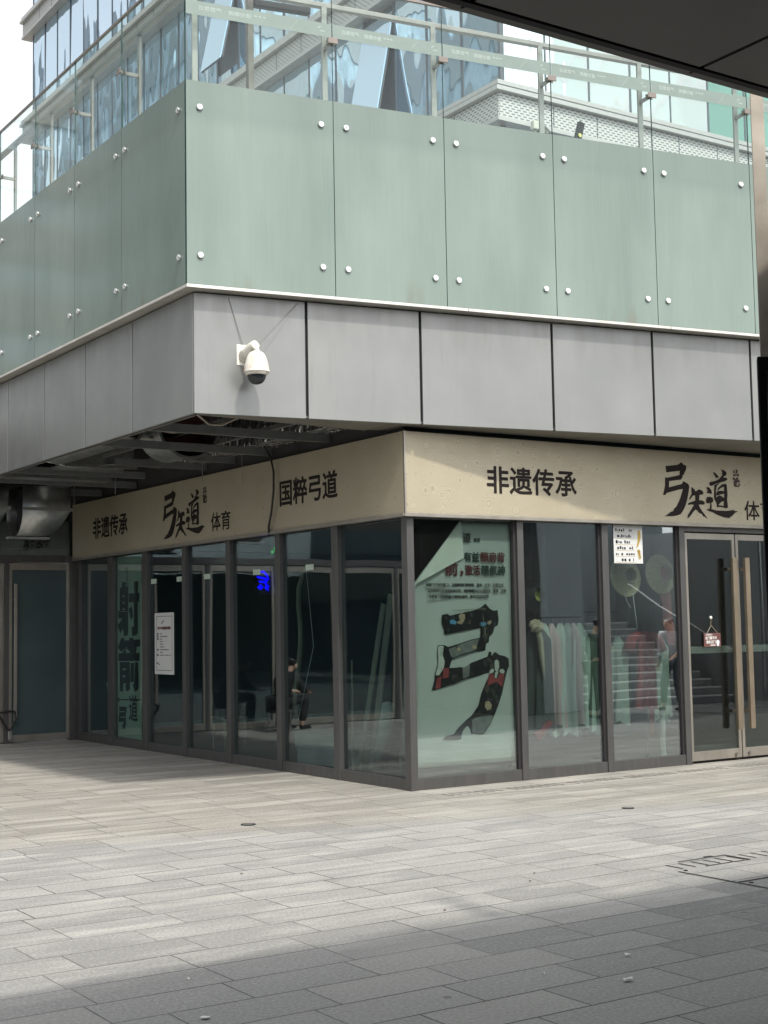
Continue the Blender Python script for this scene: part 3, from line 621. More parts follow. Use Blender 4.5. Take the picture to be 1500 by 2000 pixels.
MB().obox(LC + dO * .03 - nO * .004 + Zv * ZTOP, dO * 9, nO * .028, Zv * .022).build('top_cap', M['clamp'], bal)
hr = LC + nO * .19 + Zv * 7.70
MB().obox(hr + dO * .15, dO * 8.8, nO * .06, Zv * .05).build('handrail', M['post'], bal, .006)
MB().box(LC.x + .17, LC.x + .23, 1.0 - .8, 11.6, 7.70, 7.75).build('handrail', M['post'], bal, .006)
def gpost(o, d, n, arm):
    p = MB(); p.obox(o - d * .028 + Zv * 6.32, d * .056, n * .028, Zv * 1.40)
    P = p.build('post', M['post'], bal, .003)
    if arm:
        a = MB(); a.obox(o + Zv * 7.255 - d * .012, -n * .19, d * .024, Zv * .035); a.build('arm', M['post'], P)
        c = MB(); c.obox(o - n * .222 - d * .052 + Zv * 7.245, d * .104, n * .012, Zv * .058); c.obox(o - n * .165 - d * .045 + Zv * 7.25, d * .09, n * .012, Zv * .05); c.build('clamp', M['clamp'], P, .004)
for k, r in enumerate(rj[1:7]): gpost(LC + dO * r + nO * .19, dO, nO, True)
gpost(LC + dO * .15 + nO * .19, dO, nO, False)
for yv in ljv[1:9]: gpost(Vector((LC.x + .19, yv + .01, 0)), Vector((0, 1, 0)), Vector((1, 0, 0)), True)
# terrace floor behind
tf = MB()
t0 = LC + nO * .08 + dO * .08; t1 = LC + nO * .08 + dO * 9
tf.poly([(t0.x, t0.y, 6.2), (t1.x, t1.y, 6.2), (11.4, 12.6, 6.2), (11.4, 12.6, 6.2) if False else (t0.x, 12.6, 6.2)], (0, 0, .1))
tf.build('terrace_floor', M['concrete'], shop)

# things standing on the terrace
sp = thing('terrace_floodlight', 'slim black floodlight tilted up behind the glass balustrade', 'floodlight', (2.2, -.2, 6.3))
b = MB(); ax = Vector((.30, 0, .95)).normalized(); sd = Vector((.95, 0, -.30)).normalized()
c0 = Vector((2.14, -.28, 6.87)); b.obox(c0, sd * .075, Vector((0, .05, 0)), ax * .22); b.build('housing', M['black'], sp, .005)
l = MB(); l.lathe([(0, .0), (.022, 0), (.022, .006), (0, .006)], c0 + sd * .035 + ax * .055 + Vector((0, -.004, 0)), (0, -1, 0), 14); l.build('lens', M['yellowlens'], sp)
MB().tube([(2.18, -.25, 6.3), (2.18, -.25, 6.88)], .012).build('stem', M['black'], sp)
s2 = thing('terrace_spotlight', 'small pale spotlight pair beside a balustrade post', 'spotlight', (1.68, -.2, 6.3))
MB().obox((1.60, -.22, 6.90), (.075, 0, 0), (0, .06, 0), (0, 0, .095)).build('housing', M['white'], s2, .008)
MB().tube([(1.70, -.25, 6.93), (1.80, -.22, 6.90)], [.035, .022], 12).build('lamp_head', M['steel'], s2)
MB().tube([(1.64, -.19, 6.3), (1.64, -.19, 6.91)], .012).build('stem', M['post'], s2)
lp = thing('terrace_lamp_post', 'dark square post with a bar light rising behind the first glass panes', 'post', (-1.6, .2, 6.3))
MB().box(-1.632, -1.572, .17, .23, 6.3, 8.6).build('pole', M['clamp'], lp, .004)
MB().obox((-1.56, .16, 7.66), (.62, -.02, .05), (0, .08, 0), (0, 0, .07)).build('bar_light', M['black'], lp, .01)

# ------------------------------------------------------------------ shop signs
T = 0.06
def sign_lettering(parent, plane, s_pts, logo_origin):
    pass
LX0, LZ0 = 3.5, 2.80
def logo_R(pts_list, mat, name, parent, dx=0.0):
    m = MB()
    for i, poly in enumerate(pts_list):
        y = -.0615 - .0004 * i
        m.poly([(x + dx, y, z) for x, z in poly], (0, -.002, 0))
    return m.build(name, mat, parent)
def logo_L(pts_list, mat, name, parent):
    m = MB()
    # same mark on the side sign: x runs towards -y
    for i, poly in enumerate(pts_list):
        x0 = -.0615 - .0004 * i
        m.poly([(x0, 5.62 - (x - 3.50) * 1.05, z + .02) for x, z in poly], (-.002, 0, 0))
    return m.build(name, mat, parent)
sR = thing('shop_sign', 'gold patterned sign board over the front windows facing the square', 'sign', (2.7, -.03, 2.75))
MB().box(-.045, 7.2, -.06, 0.0, 2.735, 3.552).build('panel', M['damask'], sR, .002)
MB().box(-.062, 7.2, -.075, -.0, 2.700, 2.735).build('bottom_trim', M['doorframe'], sR, .003)
MB().box(-.062, -.044, -.075, -.058, 2.735, 3.555).build('corner_trim', M['doorframe'], sR, .002)
text('lettering', '非遗传承', M['letter'], sR, (.972, -.0605, 2.968), (1, 0, 0), Zv, 1.222, .288, .022)
logo_R(LOGO, M['letter'], 'logo', sR); logo_R(SEAL, M['seal'], 'seal_mark', sR)
text('lettering', '体育', M['letter'], sR, (4.80, -.0605, 2.795), (1, 0, 0), Zv, .52, .235, .012)
text('lettering', '国粹弓道', M['letter'], sR, (5.75, -.0605, 2.968), (1, 0, 0), Zv, 1.2, .288, .022)
sL = thing('shop_sign', 'long gold sign board over the shaded side windows', 'sign', (-.03, 4.5, 2.75))
MB().box(-.06, 0.0, -.045, 8.93, 2.735, 3.552).build('panel', M['damask'], sL, .002)
MB().box(-.075, -.0, -.057, 8.93, 2.700, 2.735).build('bottom_trim', M['doorframe'], sL, .003)
V_ = Vector((0, -1, 0))
text('lettering', '非遗传承', M['letter'], sL, (-.0605, 8.10, 2.975), V_, Zv, 1.28, .31, .022)
logo_L(LOGO, M['letter'], 'logo', sL); logo_L(SEAL, M['seal'], 'seal_mark', sL)
text('lettering', '体育', M['letter'], sL, (-.0605, 4.21, 2.83), V_, Zv, .52, .235, .012)
text('lettering', '国粹弓道', M['letter'], sL, (-.0605, 2.46, 2.995), V_, Zv, 1.26, .305, .022)

# ------------------------------------------------------------------ security camera
cc = thing('security_camera', 'weathered white dome security camera bolted to the corner fascia panel', 'camera', (-1.82, -.1, 4.1))
pw = lambda a, off, z: FC + dO * a - nO * off + Zv * z     # a along the fascia, off outwards
A0 = 0.47
p = MB(); p.obox(pw(A0 - .06, .006, 4.065), dO * .14, -nO * .008 + nO * .014, Zv * .195); p.build('wall_plate', M['white'], cc, .004)
br = MB()
br.tube([pw(A0 + .03, .0, 4.15), pw(A0 + .035, .08, 4.18), pw(A0 + .045, .15, 4.215), pw(A0 + .05, .195, 4.225), pw(A0 + .055, .22, 4.205), pw(A0 + .055, .23, 4.15), pw(A0 + .055, .23, 4.105)], [.075, .062, .048, .042, .041, .040, .040], 16)
br.build('bracket_arm', M['weathered'], cc, smooth=True)
ho = MB(); ho.lathe([(0, .155), (.04, .153), (.066, .138), (.085, .11), (.10, .065), (.112, .02), (.118, -.025), (.118, -.04), (.108, -.045), (.104, -.052), (.104, -.062), (.092, -.070), (0, -.070)], pw(A0 + .055, .23, 4.005), (0, 0, 1), 32)
ho.build('housing', M['weathered'], cc, smooth=True)
ri = MB(); ri.lathe([(.121, -.022), (.1215, -.042), (.115, -.044), (.115, -.022)], pw(A0 + .055, .23, 4.005), (0, 0, 1), 32); ri.build('housing_rim', M['white'], cc)
do = MB(); do.lathe([(.088, -.071), (.086, -.085), (.080, -.105), (.066, -.128), (.044, -.146), (.02, -.154), (.0005, -.156)], pw(A0 + .055, .23, 4.005), (0, 0, 1), 28); do.build('dome', M['dome'], cc, smooth=True)
bl = MB(); bl.obox(pw(A0 - .07, .23, 3.965), dO * .02, nO * .03, Zv * .035); bl.build('hinge', M['grime'], cc)
rib = MB(); rib.obox(pw(A0 + .05, .345, 3.995), dO * .055, nO * .006, Zv * .065); rib.build('cover_plate', M['white'], cc, .004)
wr = MB(); wr.tube([pw(A0 + .0, .02, 4.25), pw(.335, .004, 4.70)], .0028, 6); wr.build('guy_wire', M['clamp'], cc)
wr = MB(); wr.tube([pw(A0 + .08, .15, 4.21), pw(1.03, .004, 4.70)], .0028, 6); wr.build('guy_wire', M['clamp'], cc)
hp = MB(); hp.lathe([(0, 0), (.026, 0), (.026, .0015), (0, .0015)], pw(.385, .0003, 4.515), -nO, 20); hp = hp.build('blanking_plug', M['fascia'], cc)

# ------------------------------------------------------------------ open ceiling of the recess
def joist(x0, x1, y, z, label, h=.085):
    t = thing('ceiling_joist', label, 'joist', ((x0 + x1) / 2, y, z), 'steel joists hanging in the open recess ceiling')
    MB().box(x0, x1, y, y + .006, z, z + h).build('web', M['joist'], t)
    MB().box(x0, x1, y + .006, y + .045, z - .002, z + .004).build('flange', M['galv'], t)
    return t
JL = [(-2.2, -.02, 1.40, 3.615, 'dark steel ceiling joist closest to the front corner of the recess'),
      (-2.2, -.02, 2.70, 3.615, 'second dark ceiling joist with the black cable draped over it'),
      (-1.05, -.02, 3.62, 3.63, 'short ceiling joist just behind the joist with the cable'),
      (-1.25, -.02, 4.40, 3.63, 'ceiling joist beside the galvanised box duct'),
      (-2.2, -.35, 5.55, 3.615, 'dusty long ceiling joist in the middle of the recess'),
      (-2.2, -.02, 6.60, 3.60, 'ceiling joist in front of the far curved duct'),
      (-2.2, -.02, 7.85, 3.60, 'rearmost ceiling joist above the curved elbow ducts')]
for a in JL: joist(*a)
def hang(x, y, z0, z1, label):
    t = MB().tube([(x, y, z0), (x, y, z1)], .004, 6).build('hanger_rod', M['galv'])
    tag(t, label, 'rod', 'thin hanger rods in the recess ceiling')
hang(-.28, 4.0, 3.28, 4.5, 'thin rod hanging in front of the side sign near the cable')
hang(-.10, 3.3, 3.33, 4.5, 'thin rod hanging closest to the black cable')
hang(-.75, 5.6, 3.40, 4.5, 'thin rod hanging by the box duct')
hang(-.62, 7.4, 3.40, 4.5, 'thin rod hanging at the far end above the elbow duct')
def cyl_duct(x, y0, y1, z, r, inner, label):
    t = thing('round_duct', label, 'duct', (x, (y0 + y1) / 2, z))
    m = MB(); m.lathe([(r, 0), (r, y1 - y0)], (x, y0, z), (0, 1, 0), 32); m.lathe([(r - .006, 0), (r - .006, y1 - y0)], (x, y0, z), (0, 1, 0), 32)
    m.build('shell', M['galv'], t, smooth=True)
    m = MB(); m.lathe([(r - .004, 0), (r + .03, 0), (r + .03, .02), (r - .004, .02)], (x, y0 - .01, z), (0, 1, 0), 32); m.build('flange_ring', M['galv'], t)
    m = MB(); m.lathe([(0, 0), (r - .008, 0), (r - .008, .01), (0, .01)], (x, y0 + .25, z), (0, 1, 0), 32); m.build('fan_plate', inner, t)
    return t
cyl_duct(-1.03, 2.80, 3.42, 3.92, .36, M['maroon'], 'round duct with maroon end plate behind the front joists')
cyl_duct(-1.78, 3.0, 4.9, 3.93, .27, M['galv'], 'smaller ribbed metal duct next to the maroon ended duct')
cyl_duct(-1.0, 6.9, 7.5, 3.98, .36, M['black'], 'round duct with black end deeper in the recess ceiling')
bd = thing('box_duct', 'square galvanised duct hanging in the recess ceiling', 'duct', (-1.1, 5.4, 3.8))
MB().box(-1.62, -.75, 5.0, 5.45, 3.70, 4.3).build('duct_body', M['galv'], bd)
MB().box(-1.66, -.71, 4.98, 5.02, 3.66, 3.70).build('flange', M['galv'], bd)
MB().box(-1.66, -.71, 5.43, 5.47, 3.66, 3.70).build('flange', M['galv'], bd)
lb = thing('cable_tray', 'flat metal tray under the ceiling left of the box duct', 'tray', (-1.5, 6.2, 3.65))
MB().box(-2.1, -.6, 6.05, 6.35, 3.62, 3.64).build('tray_base', M['galv'], lb)
MB().box(-2.1, -.6, 6.05, 6.06, 3.64, 3.72).build('tray_side', M['galv'], lb)
def elbow(x0, x1, label):
    t = thing('elbow_duct', label, 'duct', ((x0 + x1) / 2, 7.5, 3.3), 'curved sheet metal elbow ducts')
    R = .34; yc = 7.46; secs = []
    for k in range(9):                      # round bottomed duct whose right end turns upwards
        th = k / 8 * PI / 2 * .93
        secs.append((x1 - .30 + .30 * math.sin(th), math.cos(th)))
    secs = [(x0, 1.0)] + secs
    m = MB(); vs = []; n = 15
    for sx_, q in secs:
        vs.append((sx_, yc - R, 3.63))
        for j in range(13):
            a_ = j / 12 * PI; vs.append((sx_, yc - R * math.cos(a_), 3.30 - R * 1.03 * q * math.sin(a_)))
        vs.append((sx_, yc + R, 3.63))
    m.add(vs, [(i * n + j, i * n + j + 1, (i + 1) * n + j + 1, (i + 1) * n + j) for i in range(len(secs) - 1) for j in range(n - 1)])
    o = m.build('duct_sheet', M['galv'], t, smooth=True)
    sl_ = o.modifiers.new('t', 'SOLIDIFY'); sl_.thickness = .006
    MB().box(x0 - .01, x1 + .03, yc - R - .02, yc - R - .001, 3.29, 3.335).build('bead', M['galv'], t)
    MB().box(x0 - .10, x1 - .20, yc - .06, yc + .06, 2.915, 2.945).build('flange', M['galv'], t)
    MB().box(x0 + .10, x0 + .11, yc - .2, yc + .2, 3.06, 3.6).build('duct_mouth', M['black'], t)
elbow(-1.46, -.78, 'curved sheet metal elbow duct right beside the end of the side sign')
elbow(-2.20, -1.66, 'curved sheet metal elbow duct cut by the left edge of the photo')
fo = thing('foil_wrap', 'crumpled foil insulation along the wall above the side sign', 'insulation', (-.2, 1.6, 3.8))
MB().box(-.36, -.005, .5, 4.8, 3.70, 4.45).build('foil_sheet', M['foil'], fo)
cb = MB(); cb.tube([(-.6, 2.69, 3.80), (-.35, 2.66, 3.79), (-.18, 2.60, 3.71), (-.13, 2.535, 3.56), (-.115, 2.50, 3.40), (-.115, 2.505, 3.18), (-.115, 2.56, 2.95), (-.10, 2.66, 2.78), (-.06, 2.72, 2.70)], .013, 10)
tag(cb.build('power_cable', M['black'], smooth=True), 'black cable drooping from the ceiling across the side sign', 'cable')
wv = MB(); wv.tube([(-2.05, .9, 3.68), (-1.95, .95, 3.76), (-1.8, 1.0, 3.74), (-1.65, 1.05, 3.66), (-1.5, 1.05, 3.66), (-1.35, 1.0, 3.74), (-1.2, .95, 3.8)], .012, 8)
tag(wv.build('loose_wire', M['stone'], smooth=True), 'loose wavy wire above the first ceiling joist', 'wire')

random.seed(8)
for i, (x, y0, y1, z) in enumerate([(-1.95, .6, 8.2, 3.76), (-1.15, 1.4, 8.4, 3.79), (-.5, 1.2, 8.4, 3.77)]):
    t = MB().box(x - .02, x + .02, y0, y1, z, z + .012); t.box(x - .02, x - .016, y0, y1, z + .012, z + .05)
    tag(t.build('ceiling_channel', M['galv']), ['galvanised ceiling channel running just inside the grey fascia', 'galvanised ceiling channel along the middle of the recess', 'galvanised ceiling channel running close above the side sign'][i], 'channel', 'galvanised channels in the recess ceiling')
for i, (pts, r, lb_) in enumerate([([(-2.1, 1.9, 3.72), (-1.6, 2.0, 3.70), (-1.1, 2.1, 3.78), (-.6, 2.0, 3.72), (-.3, 1.9, 3.82)], .012, 'sagging grey cable between the first two ceiling joists'), ([(-2.0, 5.0, 3.72), (-1.5, 5.1, 3.66), (-.9, 4.9, 3.72), (-.4, 4.95, 3.68)], .010, 'thin cable sagging near the square metal duct'), ([(-1.9, 7.0, 3.70), (-1.2, 6.9, 3.64), (-.5, 6.95, 3.72)], .010, 'thin cable sagging before the far elbow ducts')]):
    tag(MB().tube(pts, r, 8).build('ceiling_cable', M['stone'] if i == 0 else M['galv'], smooth=True), lb_, 'cable', 'cables in the recess ceiling')
ff = thing('fluorescent_fitting', 'pale light fitting lying on the ceiling joists of the recess', 'light fitting', (-1.5, 3.2, 3.75))
MB().box(-1.95, -1.35, 3.05, 3.20, 3.72, 3.78).build('housing', M['white'], ff, .006)
pp = thing('sprinkler_pipe', 'red brown pipe crossing the recess ceiling', 'pipe', (-1.2, 1.0, 3.95))
MB().tube([(-2.2, 1.05, 3.95), (-.05, 1.05, 3.95)], .05, 14).build('pipe', M['maroon'], pp, smooth=True)
for x in (-1.8, -.9): MB().tube([(x, 1.05, 3.90), (x, 1.05, 3.78)], .014, 8).build('sprinkler_head', M['galv'], pp)
# ------------------------------------------------------------------ posters and notices
def flat_R(pts, y, mat, name, parent, t=.0008): 
    return MB().poly([(x, y, z) for x, z in pts], (0, t, 0)).build(name, mat, parent)
po = thing('shop_poster', 'big poster with a bow shaped photo collage and a folded corner', 'poster', (.8, .09, 1.4))
# sheet with gentle creases, its upper left corner cut along the fold
ps = MB(); nx, nz = 22, 34; vs = []; idx = {}
def crease(x, z): return .092 + .010 * math.sin(x * 5.2 + z * 1.7) * math.sin(z * 2.3 + x) + .006 * math.sin(9 * x - 4 * z)
def inside(x, z): return z <= 2.69 and not ((x - .135) / (.735 - .135) + (2.69 - z) / -.66 * -1 < 1 and (2.69 - z) < .66 * (1 - (x - .135) / .60))
outline_cut = lambda z: .135 + max(0.0, (z - 2.03) / .66) * .60
rows = []
for j in range(nz + 1):
    z = .20 + (2.69 - .20) * j / nz; x0 = outline_cut(z) if z > 2.03 else .135
    row = []
    for i in range(nx + 1):
        x = x0 + (1.372 - x0) * i / nx; vs.append((x, crease(x, z) - .001, z)); row.append(len(vs) - 1)
    rows.append(row)
ps.add(vs, [(rows[j][i], rows[j][i + 1], rows[j + 1][i + 1], rows[j + 1][i]) for j in range(nz) for i in range(nx)])
sheet = ps.build('sheet', M['posterpaper'], po, smooth=True)
so = sheet.modifiers.new('thick', 'SOLIDIFY'); so.thickness = .0012; so.offset = 1
fl = MB(); fl.add([(.735, .085, 2.69), (.748, .060, 2.305), (.135, .062, 2.03), (.50, .066, 2.335)], [(0, 1, 3), (1, 2, 3), (0, 3, 2)])
fl = fl.build('folded_corner', M['flap'], po); so = fl.modifiers.new('thick', 'SOLIDIFY'); so.thickness = .0015
U = (1, 0, 0)
yt = .073
text('lettering', '有益', M['textgreen'], po, (.757, yt, 2.262), U, Zv, .20, .105, .03)
text('lettering', '頸肩背', M['textred'], po, (.970, yt, 2.262), U, Zv, .32, .108, .03)
text('lettering', '激活', M['textred'], po, (.765, yt, 2.125), U, Zv, .20, .108, .03)
text('lettering', '精氣神', M['textgreen'], po, (.975, yt, 2.125), U, Zv, .315, .108, .03)
text('lettering', '前，', M['textred'], po, (.515, yt, 2.115), U, Zv, .23, .145, .03)
text('lettering', '跟随弓矢道的练习，去探索我们的思想、身体、生活、自然方式', M['letter'], po, (.275, yt, 2.008), U, Zv, .99, .036, .02)
text('lettering', '以及如何与自身相处的方式，找回你遗失已久的信念、希望、自觉', M['letter'], po, (.297, yt, 1.948), U, Zv, 1.0, .036, .02)
text('lettering', '去更深入地拥抱属于你的全新的、妙不可言的世界', M['letter'], po, (.308, yt, 1.888), U, Zv, .76, .036, .02)
text('logo', '道', M['letter'], po, (.748, yt, 2.462), U, Zv, .105, .105, .01)
text('lettering', '体育', M['letter'], po, (.885, yt, 2.468), U, Zv, .085, .045, .01)
MB().poly([(x, .077, z) for x, z in BOWP[0]], (0, .0008, 0)).build('photo_collage', M['ink'], po)
for kk, mn in (('grey', 'grey'), ('pale', 'pale'), ('red', 'pred'), ('skin', 'pskin'), ('blue', 'blue')):
    m = MB()
    for i, poly in enumerate(PICS[kk]): m.poly([(x, {'grey': .0755, 'pale': .0745, 'red': .0735, 'skin': .0725, 'blue': .0720}[kk] - .0002 * i, z) for x, z in poly], (0, .0005, 0))
    m.build('photo_detail', M[mn], po)
bs = MB(); bs.obox((.98, .0715, 1.72), (.035, 0, -.24), (0, .0004, 0), (.006, 0, .001)); bs.obox((.60, .0713, 1.765), (.42, 0, .012), (0, .0004, 0), (0, 0, .006)); bs.obox((.975, .0711, 1.49), (.05, 0, .10), (0, .0004, 0), (.007, 0, 0))
bs.build('photo_detail', M['wood'], po)

def in_poly(x, z, P):
    c = False
    for i in range(len(P)):
        (x1, z1), (x2, z2) = P[i], P[i - 1]
        if (z1 > z) != (z2 > z) and x < (x2 - x1) * (z - z1) / (z2 - z1) + x1: c = not c
    return c
random.seed(17); frag = MB(); k = 0
while k < 60:
    x = random.uniform(.25, 1.35); z = random.uniform(.55, 1.85); s = random.uniform(.012, .035); n = random.randint(5, 8)
    P = [(x + s * random.uniform(.4, 1.3) * math.cos(2 * PI * i / n), z + 1.3 * s * random.uniform(.4, 1.3) * math.sin(2 * PI * i / n)) for i in range(n)]
    if all(in_poly(a, b, BOWP[0]) for a, b in P):
        frag.poly([(a, .0763 - .00002 * k, b) for a, b in P], (0, .0003, 0), random.choice((0, 0, 0, 0, 0, 2))); k += 1
frag.build('photo_detail', [M['murk'], M['grey'], M['murkbrown'], M['pskin']], po)

gp = thing('shop_poster', 'narrow pale green poster with big black characters and an arrow', 'poster', (.09, 7.1, 1.3))
MB().box(.088, .090, 6.69, 7.69, .12, 2.69).build('sheet', M['greenpaper'], gp)
m = MB()
for i, poly in enumerate(SHE): m.poly([(.0865 - .0002 * i, y, z) for y, z in poly], (.0008, 0, 0))
m.build('lettering', M['letter'], gp)
m = MB()
for i, poly in enumerate(SHEL): m.poly([(.0825 - .0001 * i, y, z) for y, z in poly], (.0006, 0, 0))
m.build('lettering_gap', M['greenpaper'], gp)
V_ = Vector((0, -1, 0))
text('lettering', '道', M['letter'], gp, (.0868, 7.13, .36), V_, Zv, .30, .37, .02)
text('logo', '弓', M['letter'], gp, (.0868, 7.26, 2.42), V_, Zv, .10, .10); text('logo', '矢', M['letter'], gp, (.0868, 7.24, 2.32), V_, Zv, .10, .09); text('logo', '道', M['letter'], gp, (.0868, 7.24, 2.21), V_, Zv, .11, .10)

no = thing('paper_notice', 'white printed notice taped on the dark side window', 'notice', (.04, 5.85, 1.4))
MB().box(.0455, .0475, 5.545, 6.155, 1.035, 1.855).build('sheet', M['dullpaper'], no)
m = MB()
for (a, b, z0, z1) in ((5.60, 6.10, 1.805, 1.811), (5.60, 6.10, 1.085, 1.091), (5.60, 5.607, 1.091, 1.805), (6.093, 6.10, 1.091, 1.805)): m.box(.0445, .0452, a, b, z0, z1)
m.build('border_line', M['letter'], no)
text('lettering', '青少年暑期集训营', M['textred'], no, (.0450, 6.065, 1.630), V_, Zv, .42, .042, .03)
m = MB(); random.seed(5)
for z, segs, sq in ((1.575, [(0, .05)], 1), (1.54, [(0, .05), (.06, .24)], 1), (1.505, [(0, .07)], 2), (1.47, [(0, .08)], 0), (1.435, [(0, .075)], 0), (1.40, [(0, .13)], 0), (1.362, [(0, .14), (.15, .28)], 1), (1.327, [(0, .08)], 0), (1.29, [(0, .14), (.17, .27), (.30, .34)], 1)):
    for a, b in segs:
        q = a
        while q < b:
            ww = random.uniform(.010, .020); m.box(.0444, .0452, 5.985 - q - ww, 5.985 - q, z - .006, z + .006); q += ww + .006
    if sq: m.box(.0440, .0452, 6.03, 6.07, z - .013, z + .013)
for (a, z) in ((5.87, 1.735), (5.84, 1.75), (5.90, 1.72), (6.02, 1.19), (5.99, 1.17), (6.05, 1.18)): m.poly([(.0446, a, z), (.0446, a + .03, z + .008), (.0446, a + .05, z - .012), (.0446, a + .015, z - .008)], (.0006, 0, 0))
m.build('small_print', M['letter'], no)
lab = [(6.25, 'small pale label on the pane with the white notice, left of its top'), (5.43, 'small pale label above the right edge of the white notice'), (4.62, 'small pale label under the blue neon'), (3.30, 'small pale label on the window right of the blue neon'), (2.06, 'small pale label on the window above the bamboo bow')]
for yv, lb_ in lab:
    tag(MB().box(.0455, .0475, yv - .16, yv + .02, 2.255, 2.32).build('window_label', M['label']), lb_, 'label', 'small labels on the side windows')

pl = thing('price_list', 'white price list with gold figure stuck high on the third front window', 'poster', (3.03, .12, 2.5))
MB().box(2.805, 3.24, .045, .047, 2.27, 2.695).build('sheet', M['dullpaper'], pl)
m = MB(); m2 = MB(); random.seed(9)
for r in range(6):
    z = 2.645 - r * .066; m2.box(2.83, 3.12, .0435, .0445, z - .036, z - .033)
    x = 2.835
    while x < 3.10:
        ww = random.uniform(.008, .03)
        if random.random() < .62: m.box(x, x + ww, .0435, .0445, z - random.uniform(.018, .024), z + random.uniform(.0, .014))
        x += ww + .012
m.build('small_print', M['letter'], pl); m2.build('rule_line', M['gold'], pl)
m = MB(); m.poly([(3.17, .0435, 2.63), (3.20, .0435, 2.65), (3.215, .0435, 2.58), (3.205, .0435, 2.53), (3.17, .0435, 2.46), (3.14, .0435, 2.44), (3.165, .0435, 2.52)], (0, .0008, 0))
for i in range(5): m.poly([(3.15 + .012 * i, .0433, 2.42 - .02 * i), (3.19 + .006 * i, .0433, 2.43 - .02 * i), (3.205, .0433, 2.40 - .02 * i), (3.16, .0433, 2.395 - .02 * i)], (0, .0008, 0))
m.build('figure', M['gold'], pl)

ds = thing('door_plaque', 'small dark red plaque with white writing hung on the glass door', 'sign', (4.27, .03, 1.4))
MB().box(4.137, 4.412, .022, .030, 1.318, 1.475).build('board', M['plaque'], ds, .006)
text('lettering', '温馨提示', M['paper'], ds, (4.165, .0215, 1.448), U, Zv, .11, .02, .0)
text('lettering', '此门暂不开', M['paper'], ds, (4.158, .0215, 1.402), U, Zv, .185, .036, .02)
text('lettering', '请走正门', M['paper'], ds, (4.168, .0215, 1.356), U, Zv, .155, .036, .02)
MB().box(4.24, 4.32, .0205, .0215, 1.332, 1.342).build('small_print', M['paper'], ds)
MB().poly([(4.36 + .028 * math.cos(a), .0205, 1.372 + .024 * math.sin(a)) if math.sin(a) > -.2 else (4.36 + .02 * math.cos(a), .0205, 1.352 + .03 * math.sin(a)) for a in [k * PI / 8 for k in range(16)]], (0, .0008, 0)).build('picture', M['whcloth'], ds)
m = MB(); m.tube([(4.19, .026, 1.472), (4.26, .026, 1.56), (4.265, .028, 1.635)], .0025, 6); m.tube([(4.365, .026, 1.472), (4.27, .026, 1.56)], .0025, 6); m.build('string', M['straw'], ds)
m = MB(); m.lathe([(0, -.012), (.016, -.010), (.020, 0), (.016, .004), (0, .004)], (4.268, .032, 1.655), (0, 1, 0), 14); m.build('suction_hook', M['white'], ds)

# ------------------------------------------------------------------ things inside the shop, behind the glass
random.seed(3)
def robe(x, y, ztop, zbot, w, mat, label, name='robe', ph=0.0, group='robes on the clothes rack', sleeve=True):
    t = thing(name, label, 'robe', (x, y, zbot), group)
    m = MB(); n = 40; rings = 13; vs = []
    for j in range(rings + 1):
        f = j / rings; z = ztop - (ztop - zbot) * f
        sh = min(1, .22 + f * 5) if f < .16 else 1 - .12 * min(1, (f - .16) * 3) + .30 * max(0, f - .35)
        for k in range(n):
            a = 2 * PI * k / n; fold = 1 + (.10 + .22 * f) * math.sin(6 * a + ph + 1.2 * f) + .09 * f * math.sin(13 * a + 2 * ph)
            vs.append((x + w * .5 * sh * math.cos(a) * fold + .02 * math.sin(3 * f + ph), y + .09 * sh * math.sin(a) * fold, z - (.03 * math.sin(4 * a) if j == rings else 0)))
    fs = [(j * n + k, j * n + (k + 1) % n, (j + 1) * n + (k + 1) % n, (j + 1) * n + k) for j in range(rings) for k in range(n)]
    m.add(vs, fs + [tuple(range(n))]); m.build('gown', mat, t, smooth=True)
    if sleeve:
        m = MB(); m.tube([(x, y, ztop - .03), (x, y, ztop + .03), (x + .02, y, ztop + .065), (x + .035, y, ztop + .05)], .006, 8); m.build('hanger_hook', M['rack'], t)
    return t
rk = thing('clothes_rack', 'dark metal clothes rack behind the second front window', 'rack', (3.0, 1.25, 0))
m = MB(); m.tube([(2.02, .76, 1.70), (3.22, .76, 1.70)], .014); m.build('rail', M['rack'], rk)
for x in (2.03, 3.21): MB().tube([(x, .76, .05), (x, .76, 1.70)], .013).build('upright', M['rack'], rk); MB().box(x - .02, x + .02, .55, 1.0, .03, .06).build('foot', M['rack'], rk)
rc = lambda nm, c: plain(nm, tuple(q * .95 + .04 for q in c), .85, 0, .12, 5, stretch=(6, 6, .4))
R_ = [((.012, .02, .018), .34, 'black robe at the left end of the clothes rack', 2.13), ((.05, .10, .07), .20, 'dark green robe beside the black robe on the rack', 2.27), ((.42, .48, .42), .24, 'pale grey green robe with broad folds on the rack', 2.39), ((.46, .32, .32), .18, 'dusty pink robe between pale robes on the rack', 2.49), ((.40, .46, .43), .24, 'silvery grey robe in the middle of the rack', 2.60), ((.52, .58, .53), .24, 'lightest green robe right of the rack middle', 2.71), ((.36, .28, .30), .18, 'mauve robe toward the right end of the rack', 2.81), ((.34, .44, .38), .22, 'sea green robe next to the dark robe at the rack end', 2.91), ((.03, .07, .05), .24, 'very dark green robe at the right end of the rack', 3.04)]
for i, (c, wd, lb_, x) in enumerate(R_): robe(x, (.75 if i else .60) + .012 * (i % 3), 1.62, .46 - .05 * (i % 3), wd, rc('robe_cloth', c), lb_, ph=i * 1.7)
mq = robe(3.86, .72, 1.52, .62, .23, M['red'], 'dark red robe on a stand behind the third front window', 'red_robe', .4, None, False)
MB().tube([(3.86, .72, .03), (3.86, .72, 1.60)], .02).build('stand', M['rack'], mq)
